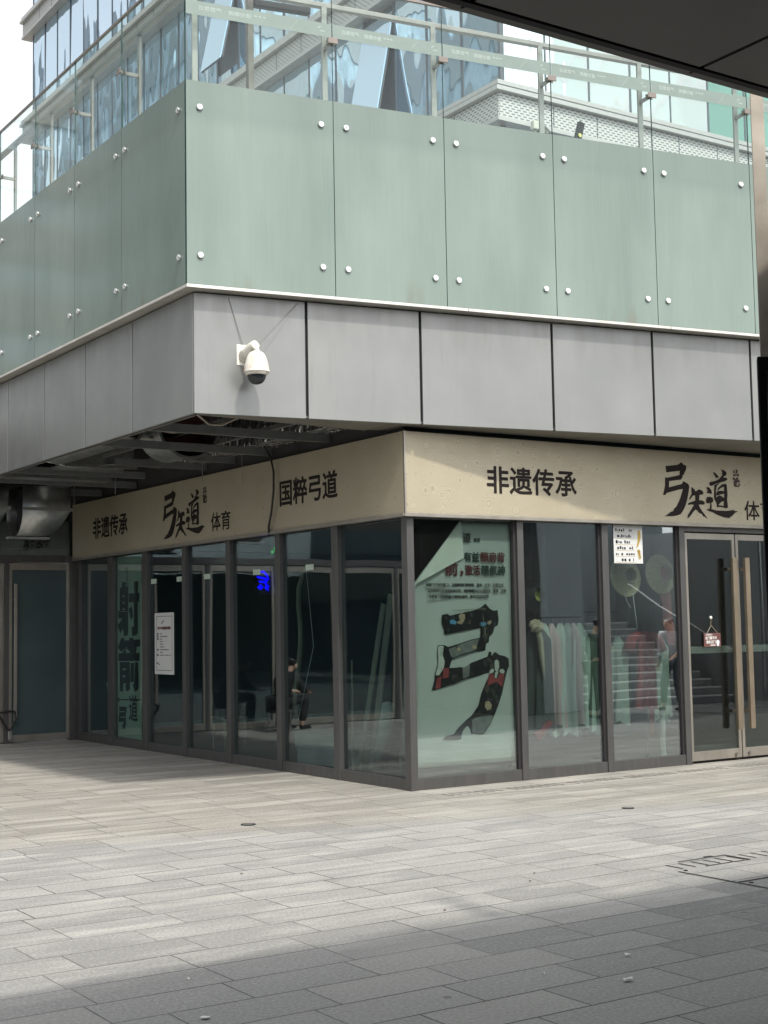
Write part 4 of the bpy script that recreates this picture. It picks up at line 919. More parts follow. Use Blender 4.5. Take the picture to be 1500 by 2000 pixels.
for s in (-1, 1): MB().tube([(3.86 + s * .08, .72, 1.47), (3.86 + s * .20, .71, 1.42), (3.86 + s * .26, .71, 1.27)], [.05, .065, .08], 12).build('sleeve', M['red'], mq, smooth=True)
MB().box(3.80, 3.87, .60, .61, .30, .66).build('sash_end', M['red'], mq)
robe(3.55, .85, 1.45, .45, .26, rc('robe_cloth', (.26, .33, .29)), 'pale green robe left of the red robe behind the third window', 'green_robe', 1.1, None)
robe(4.22, .85, 1.45, .45, .28, rc('robe_cloth', (.26, .33, .29)), 'pale green robe right of the red robe behind the third window', 'green_robe', 2.3, None)
st = MB(); n = 8
for (x, w_) in ((3.96, .085),):
    vs = []
    for j in range(9): z = .62 - j * .07; vs += [(x - w_ / 2 + .003 * math.sin(j), .55 + .008 * math.sin(j * 1.3), z), (x + w_ / 2 + .003 * math.sin(j + 1), .56 + .008 * math.cos(j), z)]
    st.add(vs, [(2 * j, 2 * j + 1, 2 * j + 3, 2 * j + 2) for j in range(8)])
st = st.build('sash', rc('sash_cloth', (.34, .40, .37))); so = st.modifiers.new('thick', 'SOLIDIFY'); so.thickness = .006
tag(st, 'pale green sash end hanging below the red robe', 'sash')
def hat(c, r, hole, mat, inner, label, tilt=(0, -1, .12)):
    t = thing('straw_hat', label, 'hat', c, None)
    pr = [(hole, .0)]; k = 0; steps = 16
    for i in range(steps + 1):
        f = i / steps; pr.append((hole + (r - hole) * f, .10 * (1 - f) ** 2 + (.006 if i % 2 else 0)))
    m = MB(); m.lathe(pr, c, tilt, 40); o = m.build('brim', mat, t)
    so = o.modifiers.new('thick', 'SOLIDIFY'); so.thickness = .006
    m = MB(); m.lathe([(0, .02), (hole, .02), (hole + .012, .005), (hole + .004, -.012), (hole - .008, 0)], c, tilt, 32); m.build('crown_opening', inner, t)
    return t
hat((3.30, .40, 2.14), .235, .085, M['straw'], M['interior'], 'round straw hat hanging under the price list')
h2 = hat((3.87, .42, 2.17), .235, .10, M['straw'], M['dustyred'], 'straw hat with red lining behind the third front window')
m = MB(); vs = []
for j in range(12): z = 2.17 - j * .075; vs += [(3.80 + .012 * j, .405 + .012 * math.sin(j), z), (3.97 + .010 * j, .405 + .012 * math.cos(j), z)]
m.add(vs, [(2 * j, 2 * j + 1, 2 * j + 3, 2 * j + 2) for j in range(11)]); rb = m.build('ribbon', M['dustyred'], h2); so = rb.modifiers.new('thick', 'SOLIDIFY'); so.thickness = .004
m = MB(); m.tube([(3.24, .36, 1.95), (3.27, .36, 1.86), (3.33, .36, 1.78)], .004, 6); m.tube([(3.37, .36, 1.95), (3.38, .36, 1.85), (3.40, .36, 1.70), (3.42, .36, 1.55)], .004, 6)
tag(m.build('hat_string', M['paper'], smooth=True), 'thin white strings dangling below the left straw hat', 'string')
hat((2.03, .5, 1.92), .19, .075, M['black'], M['fringe'], 'black round hat with a green ring behind the second window')
m = MB(); random.seed(2)
for k in range(7):
    a = k * .9; m.tube([(2.02, .46, 1.60), (2.02 + .07 * math.cos(a), (.46 + .03 * math.sin(a)), 1.60 + .05 * math.sin(a)), (2.02 + .10 * math.cos(a + .3), .46, 1.58 + .08 * math.sin(a + .3))], [.03, .035, .012], 8)
m.tube([(2.02, .46, 1.60), (2.06, .46, 1.45), (2.08, .46, 1.25), (2.12, .47, .97)], [.02, .035, .03, .008], 8)
tag(m.build('cloth_bow', M['beigecloth'], smooth=True), 'beige cloth bow with a long tail beside the robes', 'bow')
m = MB(); m.poly([(2.00, .50, .42), (2.20, .50, .56), (2.25, .50, .52), (2.05, .50, .34)], (0, .05, 0)); tag(m.build('red_strip', M['red']), 'red cloth strip low at the left end of the robes', 'cloth')
for (x0, x1, z0, lb_) in ((2.03, 2.30, 1.70, 'black cloth hanging behind the black hat'), (3.72, 3.87, 2.26, 'short black cloth hanging right of the price list')):
    t = MB(); n = 14; vs = []
    for j in range(2):
        z = 2.70 if j == 0 else z0
        for i in range(n + 1): vs.append((x0 + (x1 - x0) * i / n, .62 + .012 * math.sin(i * 1.3), z))
    t.add(vs, [(i, i + 1, n + 2 + i, n + 1 + i) for i in range(n)]); o = t.build('black_cloth', M['black']); so = o.modifiers.new('t', 'SOLIDIFY'); so.thickness = .006
    tag(o, lb_, 'cloth')
m = MB(); m.tube([(.6, 3.02, 2.33), (.6, 3.10, 2.27), (.6, 3.20, 2.10), (.6, 3.21, 1.90), (.6, 3.17, 1.62), (.6, 3.18, 1.42), (.6, 3.22, 1.20), (.6, 3.31, .86), (.6, 3.32, .70), (.6, 3.25, .52)], [.012, .024, .030, .030, .028, .028, .030, .030, .024, .012], 10)
bo = m.build('bamboo_bow', M['wood'], smooth=True); tag(bo, 'tall curved bamboo bow standing behind the side window', 'bow')
MB().tube([(.6, 3.02, 2.33), (.62, 2.9, 1.4), (.6, 3.25, .52)], .003, 6).build('bowstring', M['paper'], bo)
bx = thing('storage_box', 'upper pale box stacked low behind the side window', 'box', (.8, 2.7, .2), 'pale boxes behind the side window')
MB().box(.5, 1.1, 2.26, 3.17, .205, .40).build('carton', M['carton'], bx, .008); MB().box(.49, 1.11, 2.25, 3.18, .385, .405).build('lid', M['carton'], bx, .004)
bx2 = thing('storage_box', 'lower pale box on the floor behind the side window', 'box', (.8, 2.7, .03), 'pale boxes behind the side window')
MB().box(.52, 1.1, 2.28, 3.15, .03, .18).build('carton', M['carton'], bx2, .008); MB().box(.51, 1.11, 2.27, 3.16, .180, .2).build('lid', M['carton'], bx2, .004)
for (p0, p1, wd, lb_) in (((.55, 1.80, .04), (.50, 1.18, 1.85), .07, 'pale board leaning steeply behind the corner side window'), ((.6, 1.62, .04), (.5, 1.02, 1.95), .09, 'wider board leaning next to the pale board'), ((.75, 1.28, .04), (.55, .72, 1.8), .06, 'board leaning nearest to the shop corner')):
    p0 = Vector(p0); p1 = Vector(p1)
    o = MB().obox(p0, p1 - p0, Vector((.02, 0, 0)), Vector((0, wd, .02))).build('leaning_board', M['wood']); tag(o, lb_, 'board', 'boards leaning behind the corner window')
o = MB().tube([(.5, 1.87, .04), (.5, 1.86, 1.25)], .012).build('thin_stick', M['wood']); tag(o, 'thin upright stick behind the side window left of the boards', 'stick')
ro = MB().tube([(.62, 1.52, .05), (.56, 1.22, .78)], [.085, .07], 16).build('paper_roll', M['carton'], smooth=True); tag(ro, 'white paper roll standing against the leaning boards', 'roll')
wp = thing('arrow_pair', 'two slim white shafts leaning behind the farthest side window', 'arrow', (.4, 8.4, 0))
for d_ in (0, .07): MB().tube([(.40, 8.42 + d_, .06), (.40, 8.62 + d_, .85)], .008).build('shaft', M['paper'], wp)
so_ = thing('wooden_stool', 'faint wooden stool behind the pane with the white notice', 'stool', (.9, 5.9, 0))
MB().box(.7, 1.05, 5.4, 5.8, .42, .45).build('seat', M['wood'], so_, .01)
for (a, b) in ((.73, 5.43), (1.02, 5.43), (.73, 5.77), (1.02, 5.77)): MB().tube([(a, b, .03), (a, b, .42)], .018).build('leg', M['wood'], so_)

# lit signs hung inside
ne = thing('neon_sign', 'blue neon sign glowing behind the side window', 'sign', (.9, 4.3, 2.3))
NX = .75; NY = 4.50
def nt(pts, r=.014): return MB().tube([(NX, NY - a, z) for a, z in pts], r, 8)
for pts in ([(-.02, 2.335), (.13, 2.35), (.24, 2.29), (.26, 2.25), (.19, 2.21), (.03, 2.225)], [(-.02, 2.285), (.10, 2.27), (.20, 2.25)], [(.0, 2.15), (.06, 2.175), (.12, 2.15), (.06, 2.13), (.0, 2.15)], [(.20, 2.19), (.26, 2.15), (.25, 2.11), (.20, 2.14), (.20, 2.19)]):
    nt(pts, .015).build('neon_tube', M['neon'], ne, smooth=True)
MB().box(NX + .06, NX + .07, NY - .35, NY + .1, 2.05, 2.42).build('back_board', M['black'], ne)
ex = thing('exit_sign', 'small green exit sign glowing high behind the side window', 'sign', (.75, 4.15, 2.6))
MB().box(.77, .80, 3.96, 4.24, 2.55, 2.68).build('case', M['interior'], ex)
m = MB(); m.box(.765, .769, 4.06, 4.10, 2.60, 2.65); m.box(.765, .769, 4.12, 4.18, 2.575, 2.60); m.box(.765, .769, 4.0, 4.04, 2.58, 2.60); m.poly([(.765, 4.03, 2.57), (.765, 4.05, 2.56), (.765, 4.11, 2.62), (.765, 4.09, 2.625)], (.003, 0, 0)); m.build('running_figure', M['exit'], ex)

# ------------------------------------------------------------------ canopy, pier and opposite block (they also show in the window reflections)
can = thing('entrance_canopy', 'dark panelled canopy overhanging from the upper right', 'canopy', (0, -9, 4.4))
CY, CZ, PWD = -7.93, 3.6, 1.037
MB().box(-16, 8.2, CY - .02, CY, CZ + .002, CZ + .07).build('edge_fascia', M['canopy'], can)
MB().box(-16, 8.2, CY - .075, CY - .045, CZ - .004, CZ + .03).build('edge_trim', M['dark_gap'], can)
MB().box(-16, 8.2, -16.5, CY - .03, CZ + .035, CZ + .065).build('deck', M['dark_gap'], can)
x = -5.196 - PWD * 9
xs_ = [x + PWD * i for i in range(24)]
rows_ = [(CY - .085, CY - 1.30), (CY - 1.32, CY - 2.55), (CY - 2.57, CY - 3.8), (CY - 3.82, CY - 5.05)]
for i in range(23):
    for (ya, yb) in rows_:
        MB().box(xs_[i] + .010, xs_[i + 1] - .010, yb, ya, CZ, CZ + .03).build('soffit_panel', M['canopy'], can)
for i in range(23): MB().box(xs_[i] + .006, xs_[i + 1] - .006, CY - .043, CY - .022, CZ - .001, CZ + .03).build('edge_strip', M['canopy'], can)
pier = thing('stone_pier', 'narrow beige stone pillar at the right edge of the photo', 'pillar', (-3.3, -7.5, 0))
Q = Vector((-3.299, -7.482, 0)); pd = Vector((.83, -.55, 0)); vd = Vector((.74, .67, 0))
for z_, h in ((0, 1.9), (1.9, 1.98)):
    MB().obox(Q + Zv * (z_ + .001), pd * .056, vd * .10, Zv * (h - .002)).build('stone_course', M['stone'], pier, .002)
lbx = thing('lightbox_sign', 'tall black lightbox cut by the right edge of the photo', 'sign', (-3.9, -8.2, 1))
L0 = Vector((-4.010, -8.085, .53)); ld = Vector((.83, -.55, 0)); ln = Vector((-.74, -.67, 0))
MB().obox(L0 - ln * .05, ld * .36, ln * .10, Zv * 2.005).build('case', M['black'], lbx, .006)
MB().obox(L0 + ld * .03 + Zv * .03 + ln * .051, ld * .31, ln * .006, Zv * 1.93).build('face', M['blackgloss'], lbx)
MB().obox(L0 + ld * .04 + Zv * 1.9 - ln * .05, ld * .04, -ln * .06, Zv * .04).build('bracket', M['steel'], lbx)

opp = thing('opposite_block', 'grey panelled building across the paved court with a stair recess', 'building')
WY = -8.0
def wallp(x0, x1, z0, z1, y=WY): MB().box(x0 + .006, x1 - .006, y - .04, y, z0 + .006, z1 - .006).build('wall_panel', M['wallgrey'], opp)
xw = [8.45, 9.4]
for a, b in zip(xw[:-1], xw[1:]):
    for z0, z1 in ((0.02, 1.75), (1.75, 3.58)): wallp(a, b, z0, z1)
xw = [9.4, 11.0, 12.6, 14.2, 15.8]
for a, b in zip(xw[:-1], xw[1:]):
    wallp(a, b, .02, 1.9, -12.2); wallp(a, b, 1.9, 4.1, -12.2)
wallp(14.3, 16.5, .02, 1.75); wallp(14.3, 16.5, 1.75, 3.6); wallp(16.5, 18, .02, 3.6)
MB().box(8.2, 18, -12.6, -12.3, 0, 3.58).build('rear_wall', M['dark_gap'], opp)
MB().box(8.0, 8.44, -16, WY, 0, 3.58).build('corner_column', M['black'], opp)
MB().box(-20, 8, -16.9, -16.6, 0, 3.6).build('passage_wall', M['interior'], opp)
MB().box(9.33, 9.40, -12.2, WY - .05, 0, 3.58).build('return_wall', M['wallgrey'], opp); MB().box(14.22, 14.29, -12.2, WY - .05, 0, 3.58).build('return_wall', M['wallgrey'], opp)
stair = thing('stone_staircase', 'broad stone stairs with pale nosings in the recess across the court', 'stairs', (11.8, -8.3, 0))
for k in range(11):
    y0 = -8.25 - .30 * k
    s_ = MB().box(9.5, 13.6, y0 - .30 if k < 10 else y0 - .9, y0, 0 if k == 0 else .15 * k, .15 * (k + 1)).build('step', M['step'], stair)
    MB().box(9.5, 13.6, y0 - .06, y0 + .006, .15 * (k + 1) - .025, .15 * (k + 1) + .004).build('nosing', M['nosing'], s_)
hrl = MB(); hrl.tube([(13.7, -8.2, .95), (13.7, -11.3, 2.5)], .03); hrl.tube([(13.7, -8.2, 0), (13.7, -8.2, .95)], .02); hrl.tube([(13.7, -11.3, 1.6), (13.7, -11.3, 2.5)], .02); hrl.build('handrail', M['steel'], stair)

# ------------------------------------------------------------------ pavement fittings and litter
sd_ = thing('slot_drain', 'slotted stone drain running along the foot of the front windows', 'drain', (2.5, -.5, 0))
m = MB(); x = .05; k = 0
while x < 5.4:
    if k % 8 != 7: m.obox((x, -.43, .0035), (.035, -.15, 0), (.010, 0, 0), (0, 0, .0015))
    x += .098; k += 1
m.build('slot', M['dark_gap'], sd_)
def roundlid(x, y, label, r=.062):
    t = thing('drain_lid', label, 'drain lid', (x, y, 0), 'small round lids in the paving')
    MB().lathe([(r, .001), (r, .006), (r - .012, .007), (r - .012, .001)], (x, y, 0), (0, 0, 1), 28).build('rim', M['dark_gap'], t)
    MB().lathe([(0, .001), (0, .0055), (r - .014, .0055), (r - .014, .001)], (x, y, 0), (0, 0, 1), 28).build('lid', M['lid'], t)
roundlid(-2.347, -1.031, 'dark round lid in the paving left of the shop corner'); roundlid(.697, -2.309, 'pale round lid in the paving in front of the poster window', .055)
mh = thing('inset_cover', 'paved inset manhole cover with a slotted strip near the right edge', 'manhole', (-.8, -5, 0))
m = MB(); m.box(-1.242, -1.233, -6.4, -4.83, .003, .005); m.box(-1.22, -.0, -5.331, -5.322, .003, .005); m.box(-.97, -.52, -4.568, -4.558, .003, .0052); m.box(-.95, -.52, -4.796, -4.788, .003, .0052); m.box(-.535, -.522, -4.79, -4.57, .003, .005)
m.build('seam', M['dark_gap'], mh)
m = MB(); m.box(-1.231, -1.222, -6.4, -5.336, .002, .0045); m.box(-1.231, -1.222, -5.320, -4.83, .002, .0045); m.box(-1.22, .0, -5.321, -5.313, .002, .0045); m.box(-.97, -.53, -4.580, -4.569, .002, .0045); m.build('frame', M['steel'], mh)
m = MB()
for k in range(16): m.box(-1.14 + k * .115, -1.130 + k * .115, -4.77, -4.615, .0035, .0056)
m.build('slot', M['dark_gap'], mh)
m = MB(); m.lathe([(0, .003), (0, .006), (.014, .006), (.014, .003)], (-1.17, -4.83, 0), (0, 0, 1), 12); m.lathe([(0, .003), (0, .006), (.014, .006), (.014, .003)], (-1.17, -5.38, 0), (0, 0, 1), 12); m.box(-.70, -.63, -4.555, -4.53, .003, .006); m.build('lifting_hole', M['dark_gap'], mh)
random.seed(4)
def scrap(x, y, s, label):
    m = MB(); n = 7; P = [(x + s * math.cos(2 * PI * k / n) * random.uniform(.5, 1.2), y + .7 * s * math.sin(2 * PI * k / n) * random.uniform(.5, 1.2), .006 + random.uniform(0, .012)) for k in range(n)]
    m.poly(P, (0, 0, .002)); tag(m.build('paper_scrap', M['paper']), label, 'litter', 'paper scraps on the paving')
scrap(-3.09, -6.33, .022, 'white scrap on the dark paving, the farther of the right pair'); scrap(-3.42, -6.68, .030, 'white scrap on the dark paving, the nearer of the right pair'); scrap(-5.22, -6.08, .026, 'white scrap at the bottom edge on the left'); scrap(-3.65, -6.37, .011, 'tiny white scrap left of the scrap pair on the dark paving'); scrap(-5.0, -5.45, .011, 'tiny white scrap on the border between pale and dark paving')
for (x, y, lb_) in ((-3.15, -4.9, 'dry leaf on the pale paving left of the image middle'), (-2.2, -4.5, 'dry leaf on the pale paving below the shop corner'), (-2.0, -4.3, 'curled dry leaf near the middle of the pale paving'), (-3.5, -3.1, 'dry leaf on the left part of the pale paving')):
    m = MB(); m.add([(x, y, .003), (x + .016, y + .006, .007), (x + .03, y + .02, .004), (x + .009, y + .018, .008)], [(0, 1, 2, 3)]); o = m.build('dry_leaf', M['grime']); tag(o, lb_, 'leaf', 'dry leaves on the paving'); so = o.modifiers.new('t', 'SOLIDIFY'); so.thickness = .0015

# ------------------------------------------------------------------ office tower behind
tow = thing('office_tower', 'glass office tower with perforated metal bands rising behind the balustrade', 'tower')
TX, TY, TM, RM = 11.662, 12.904, 1.42, 1.35
TB = [(12.96, 13.89), (17.56, 18.49), (22.20, 23.13), (26.70, 27.63), (31.3, 32.2)]
YE = TY + 22 * TM; XE = TX + 18 * RM
MB().box(TX + .16, XE, TY + .16, YE, 0, 48).build('core', M['tower'], tow)
for z0, z1 in TB:
    for k in range(22):
        MB().box(TX - .26, TX + .15, TY + TM * k + (.012 if k else -.247), TY + TM * (k + 1) - .012, z0 + .10, z1 - .26).build('perforated_panel', M['perf_y'], tow) if k % 2 == 0 and False else None
    MB().box(TX - .26, TX + .15, TY - .245, YE + .6, z0 + .10, z1 - .27).build('perforated_band', M['perf_y'], tow)
    MB().box(TX - .245, XE, TY - .26, TY + .15, z0 + .101, z1 - .271).build('perforated_band', M['perf_x'], tow)
    m = MB(); m.box(TX - .40, TX + .152, TY - .39, YE + .6, z1 - .26, z1 - .16); m.box(TX - .33, TX + .152, TY - .33, YE + .6, z1 - .10, z1); m.box(TX - .27, TX + .15, TY - .27, YE + .6, z1 - .16, z1 - .10)
    m.box(TX + .153, XE, TY - .39, TY + .152, z1 - .26, z1 - .16); m.box(TX + .153, XE, TY - .33, TY + .152, z1 - .10, z1); m.box(TX + .153, XE, TY - .27, TY + .15, z1 - .16, z1 - .10)
    m.box(TX - .32, TX + .152, TY - .31, YE + .6, z0, z0 + .095); m.box(TX + .153, XE, TY - .31, TY + .152, z0, z0 + .095)
    m.build('band_trim', M['spandrel'], tow)
    m = MB()
    for k in range(1, 22): m.box(TX - .266, TX - .255, TY + TM * k - .012, TY + TM * k + .012, z0 + .1, z1 - .27)
    for k in range(1, 17): m.box(TX + RM * k - .012, TX + RM * k + .012, TY - .266, TY - .255, z0 + .1, z1 - .27)
    m.build('panel_joint', M['mullion'], tow)
floors = [(9.7, 12.96), (13.89, 17.56), (18.49, 22.20), (23.13, 26.70), (27.63, 31.3)]
show = [[0], list(range(0, 8)), list(range(4, 22)), list(range(12, 22)), [20, 21]]
random.seed(21)
tilted = {(2, 9), (1, 3)}
for fi, (z0, z1) in enumerate(floors):
    for k in show[fi]:
        y0 = TY + TM * k + .03; y1 = TY + TM * (k + 1) - .03
        if (fi, k) in tilted:
            zt, zb = (z1 - .35, z0 + .55) if fi == 2 else (z1 - .2, z0 + .45)
            out = .62
            MB().box(TX + .05, TX + .1, y0, y1, z0 + .01, z1 - .01).build('window_opening', M['mullion'], tow)
            P = [Vector((TX - .01, y0, zt)), Vector((TX - .01, y1, zt)), Vector((TX - out, y1, zb)), Vector((TX - out, y0, zb))]
            o = MB().poly(P, (.035, 0, .01)).build('open_window', M['tower'], tow)
            fr = MB(); fr.obox(P[3] + Vector((.036, 0, 0)), P[2] - P[3], Vector((.05, 0, 0)), Vector((0, 0, .07)))
            fr.obox(P[2] + Vector((.036, 0, 0)), P[1] - P[2], Vector((.06, 0, 0)), Vector((0, -.05, 0))); fr.obox(P[3] + Vector((.036, 0, 0)), P[0] - P[3], Vector((.06, 0, 0)), Vector((0, .05, 0)))
            fr.build('frame', M['mullion'], o)
            MB().box(TX, TX + .04, y0, y1, z0 + .01, zb - .05).build('window_pane', M['tower'], tow)
            continue
        a = random.uniform(-.012, .012); b = random.uniform(-.010, .010)
        c = Vector((TX, (y0 + y1) / 2, (z0 + z1) / 2)); hy = (y1 - y0) / 2; hz = (z1 - z0) / 2 - .01
        P = [c + Vector((a * s * hy + b * t * hz, s * hy, t * hz)) for s, t in ((-1, -1), (1, -1), (1, 1), (-1, 1))]
        MB().poly(P, (.03, 0, 0)).build('window_pane', M['tower'], tow)
for k in range(0, 8):
    x0 = TX + RM * k + .03; x1 = TX + RM * (k + 1) - .03; z0, z1 = floors[1]
    a = random.uniform(-.010, .010); b = random.uniform(-.006, .006); c = Vector(((x0 + x1) / 2, TY, (z0 + z1) / 2)); hx = (x1 - x0) / 2; hz = (z1 - z0) / 2 - .01
    P = [c + Vector((s * hx, a * s * hx + b * t * hz, t * hz)) for s, t in ((-1, -1), (1, -1), (1, 1), (-1, 1))]
    MB().poly(P, (0, .03, 0)).build('window_pane', M['towerskyrefl' if k < 5 else 'towergreenrefl'], tow)
m = MB()
for fi, (z0, z1) in enumerate(floors):
    for k in range(0, 23): m.box(TX - .015, TX + .1, TY + TM * k - .04, TY + TM * k + .04, z0, z1)
    for k in range(1, 17): m.box(TX + RM * k - .027, TX + RM * k + .027, TY - .015, TY + .1, z0, z1)
m.build('mullion_grid', M['mullion'], tow)

cbk = thing('shading_block', 'unseen office block added left of the court to shade the side faces', 'building', (-24, -6, 0))  # out of view, added to darken the left faces near the corner
MB().box(-36, -19, -16, 2, 0, 12).build('glass_wall', M['bluegl'], cbk)
for k in range(4): MB().box(-36.2, -18.8, -16.2, 2.2, 2.6 + 3.1 * k, 3.7 + 3.1 * k).build('floor_band', M['concrete'], cbk)

bt = thing('blue_glass_tower', 'distant blue glass tower glimpsed right of the stone pier', 'tower', (55, 30, 0))
MB().box(44, 64, 20, 40, 0, 70).build('glass_wall', M['bluegl'], bt)
for k in range(18): MB().box(43.8, 64.2, 19.8, 40.2, 2 + 3.4 * k, 2.5 + 3.4 * k).build('floor_band', M['navy'], bt)

# buildings on the far side of the square, seen mirrored in the tower glass
ob = thing('banded_office_block', 'grey banded office block mirrored in the tower glass', 'building', (-45, 50, 0))
MB().box(-75, -45, 60, 112, 0, 58).build('glass_wall', M['bluegl2'], ob)
for k in range(9): MB().box(-75.3, -44.7, 59.7, 112.3, 3 + 6.4 * k, 6.2 + 6.4 * k).build('floor_band', M['concrete'], ob)
ob = thing('dark_banded_tower', 'tall banded tower block mirrored in the left part of the tower glass', 'building', (-60, 170, 0))
MB().box(-80, -45, 138, 205, 0, 88).build('glass_wall', M['bluegl2'], ob)
for k in range(11): MB().box(-80.3, -44.7, 137.7, 205.3, 3 + 8.0 * k, 7.4 + 8.0 * k).build('floor_band', M['concrete'], ob)
gt = thing('green_glass_block', 'green glass block mirrored at the right of the tower', 'building', (85, -50, 0))
MB().box(78, 120, -64, -44, 0, 80).build('glass_wall', M['greengl'], gt)
for k in range(12): MB().box(77.8, 120.2, -64.2, -43.8, 5 + 6 * k, 5.8 + 6 * k).build('floor_band', M['concrete'], gt)

# ------------------------------------------------------------------ people (seen in the reflections)
def skin_mesh(name, V, E, R, mat, parent, root=0, sub=2):
    me = bpy.data.meshes.new(name); me.from_pydata([tuple(v) for v in V], E, [])
    o = bpy.data.objects.new(name, me); COL.objects.link(o)
    o.modifiers.new('skin', 'SKIN'); ss = o.modifiers.new('sub', 'SUBSURF'); ss.levels = sub; ss.render_levels = sub
    sv = me.skin_vertices[0].data
    for i, r in enumerate(R):
        sv[i].radius = r if isinstance(r, tuple) else (r, r); sv[i].use_root = (i == root)
    bpy.context.view_layer.update(); dg = bpy.context.evaluated_depsgraph_get()
    nm = bpy.data.meshes.new_from_object(o.evaluated_get(dg)); COL.objects.unlink(o); bpy.data.objects.remove(o)
    nm.materials.clear(); nm.materials.append(mat); nm.polygons.foreach_set('use_smooth', [True] * len(nm.polygons))
    return link(name, nm, parent)
def person(loc, rot, label, J, shirt, pants, shoe, sleeve=True):
    """J: joints in metres, x right, y forward, z up"""
    t = thing('person', label, 'person', loc)
    Rm = Matrix.Rotation(rot, 3, 'Z')
    G = lambda p: Rm @ Vector(p) + Vector(loc)
    V = []; E = []; R = []
    def v(p, r, par=None):
        V.append(G(p)); R.append(r); i = len(V) - 1
        if par is not None: E.append((par, i))
        return i
    pe = v(J['pelvis'], (.15, .11)); wa = v(J['waist'], (.135, .10), pe); ch = v(J['chest'], (.16, .11), wa); nk = v(J['neckb'], (.075, .075), ch)
    n2 = v(J['neck'], .055, nk); hd = v(J['head'], (.082, .098), n2); tp = v(J['top'], (.072, .085), hd)
    f = (Vector(J['face']) - Vector(J['head'])); v(Vector(J['head']) + f * 1.0 + Vector((0, 0, -.005)), .016, hd)
    for s in ('L', 'R'):
        sh = v(J['sh' + s], .062, ch); el = v(J['el' + s], .043, sh); wr = v(J['wr' + s], .029, el)
        d = (Vector(J['wr' + s]) - Vector(J['el' + s])).normalized(); sd2 = d.cross(Vector((0, 0, 1)));
        if sd2.length < .1: sd2 = Vector((0, 1, 0))
        sd2.normalize(); pm = v(Vector(J['wr' + s]) + d * .07, (.036, .018), wr)
        for q in range(4):
            off = (q - 1.5) * .020; L_ = (.065, .078, .072, .055)[q]
            a = v(Vector(J['wr' + s]) + d * .10 + sd2 * off, .0095, pm); v(Vector(J['wr' + s]) + d * (.10 + L_) + sd2 * off * 1.1 + Vector((0, 0, -.02)), .008, a)
        a = v(Vector(J['wr' + s]) + d * .05 + sd2 * .042, .011, pm); v(Vector(J['wr' + s]) + d * .09 + sd2 * .058, .009, a)
        hp = v(J['hip' + s], .085, pe); kn = v(J['kn' + s], .058, hp); an = v(J['an' + s], .038, kn)
        v(Vector(J['an' + s]) + Vector((0, .03, -.045)), .035, an); 
    skin_mesh('body', V, E, R, M['skin'], t)
    V = []; E = []; R = []
    pe = v(J['pelvis'], (.165, .125)); wa = v(J['waist'], (.155, .12), pe); ch = v(J['chest'], (.195, .15), wa); nk = v(J['neckb'], (.085, .085), ch)
    for s in ('L', 'R'):
        sh = v(J['sh' + s], .098, ch); m_ = (Vector(J['sh' + s]) + Vector(J['el' + s])) / 2
        if sleeve: el = v(J['el' + s], .064, sh); v(Vector(J['el' + s]).lerp(Vector(J['wr' + s]), .8), .046, el)
        else: v(m_.lerp(Vector(J['el' + s]), .4), .062, sh)
    skin_mesh('shirt', V, E, R, shirt, t)
    V = []; E = []; R = []
    pe = v(J['pelvis'], (.17, .125))
    for s in ('L', 'R'):
        hp = v(J['hip' + s], .098, pe); kn = v(J['kn' + s], .075, hp); v(Vector(J['kn' + s]).lerp(Vector(J['an' + s]), .93), .062, kn)
    skin_mesh('trousers', V, E, R, pants, t)
    for s in ('L', 'R'):
        V = []; E = []; R = []; an = Vector(J['an' + s]); a = v(an + Vector((0, -.035, -.045)), .045); b = v(an + Vector((0, .07, -.05)), (.045, .035), a); v(an + Vector((0, .16, -.055)), (.04, .028), b)
        skin_mesh('shoe', V, E, R, shoe, t)
    V = []; E = []; R = []; h = Vector(J['head']); tt = Vector(J['top']); bk = (h - Vector(J['face'])).normalized()
    a = v(tt + bk * .012 + Vector((0, 0, .025)), (.110, .118)); b = v(h + bk * .05 + Vector((0, 0, .03)), (.105, .095), a); v(h + bk * .06 + Vector((0, 0, -.03)), .05, b)
    skin_mesh('hair', V, E, R, M['hair'], t)
    ey = MB(); fd = -bk; rt_ = Vector((fd.y, -fd.x, 0)).normalized()
    for s in (-1, 1): ey.lathe([(0, -.004), (.011, -.004), (.011, .004), (0, .004)], G(h + fd * .088 + rt_ * s * .032 + Vector((0, 0, .018))), Rm @ fd, 10)
    ey.obox(G(h + fd * .086 - rt_ * .022 + Vector((0, 0, -.055))), Rm @ (rt_ * .044), Rm @ (fd * .006), (0, 0, .008)); ey.build('face_features', M['grime'], t)
    ea = MB()
    for s in (-1, 1): ea.lathe([(0, -.006), (.024, -.004), (.028, .003), (0, .006)], G(h + rt_ * s * .088 + bk * .012), Rm @ (rt_ * s), 10)
    ea.build('ears', M['skin'], t)
    return t
def stand(hs=1.0, phone=True, bow=.06):
    J = dict(pelvis=(0, 0, .95), waist=(0, .01, 1.10), chest=(0, .02, 1.30), neckb=(0, .02, 1.44), neck=(0, .04, 1.50), head=(0, .06 + bow, 1.585), top=(0, .05 + bow, 1.66), face=(0, .165 + bow, 1.56))
    for s, q in (('L', -1), ('R', 1)):
        J['sh' + s] = (q * .19, .02, 1.39); J['el' + s] = (q * .24, .0, 1.12)
        J['wr' + s] = (q * .12, .24, 1.17) if phone else (q * .26, .06, .90)
        J['hip' + s] = (q * .095, 0, .90); J['kn' + s] = (q * .10, .03, .50); J['an' + s] = (q * .105, -.01, .10)
    return J
person((8.14, -6.27, 0), math.radians(-80), 'person in black standing and looking at something in both hands, mirrored in the front window', stand(), M['dkcloth'], M['dkcloth'], M['black'])
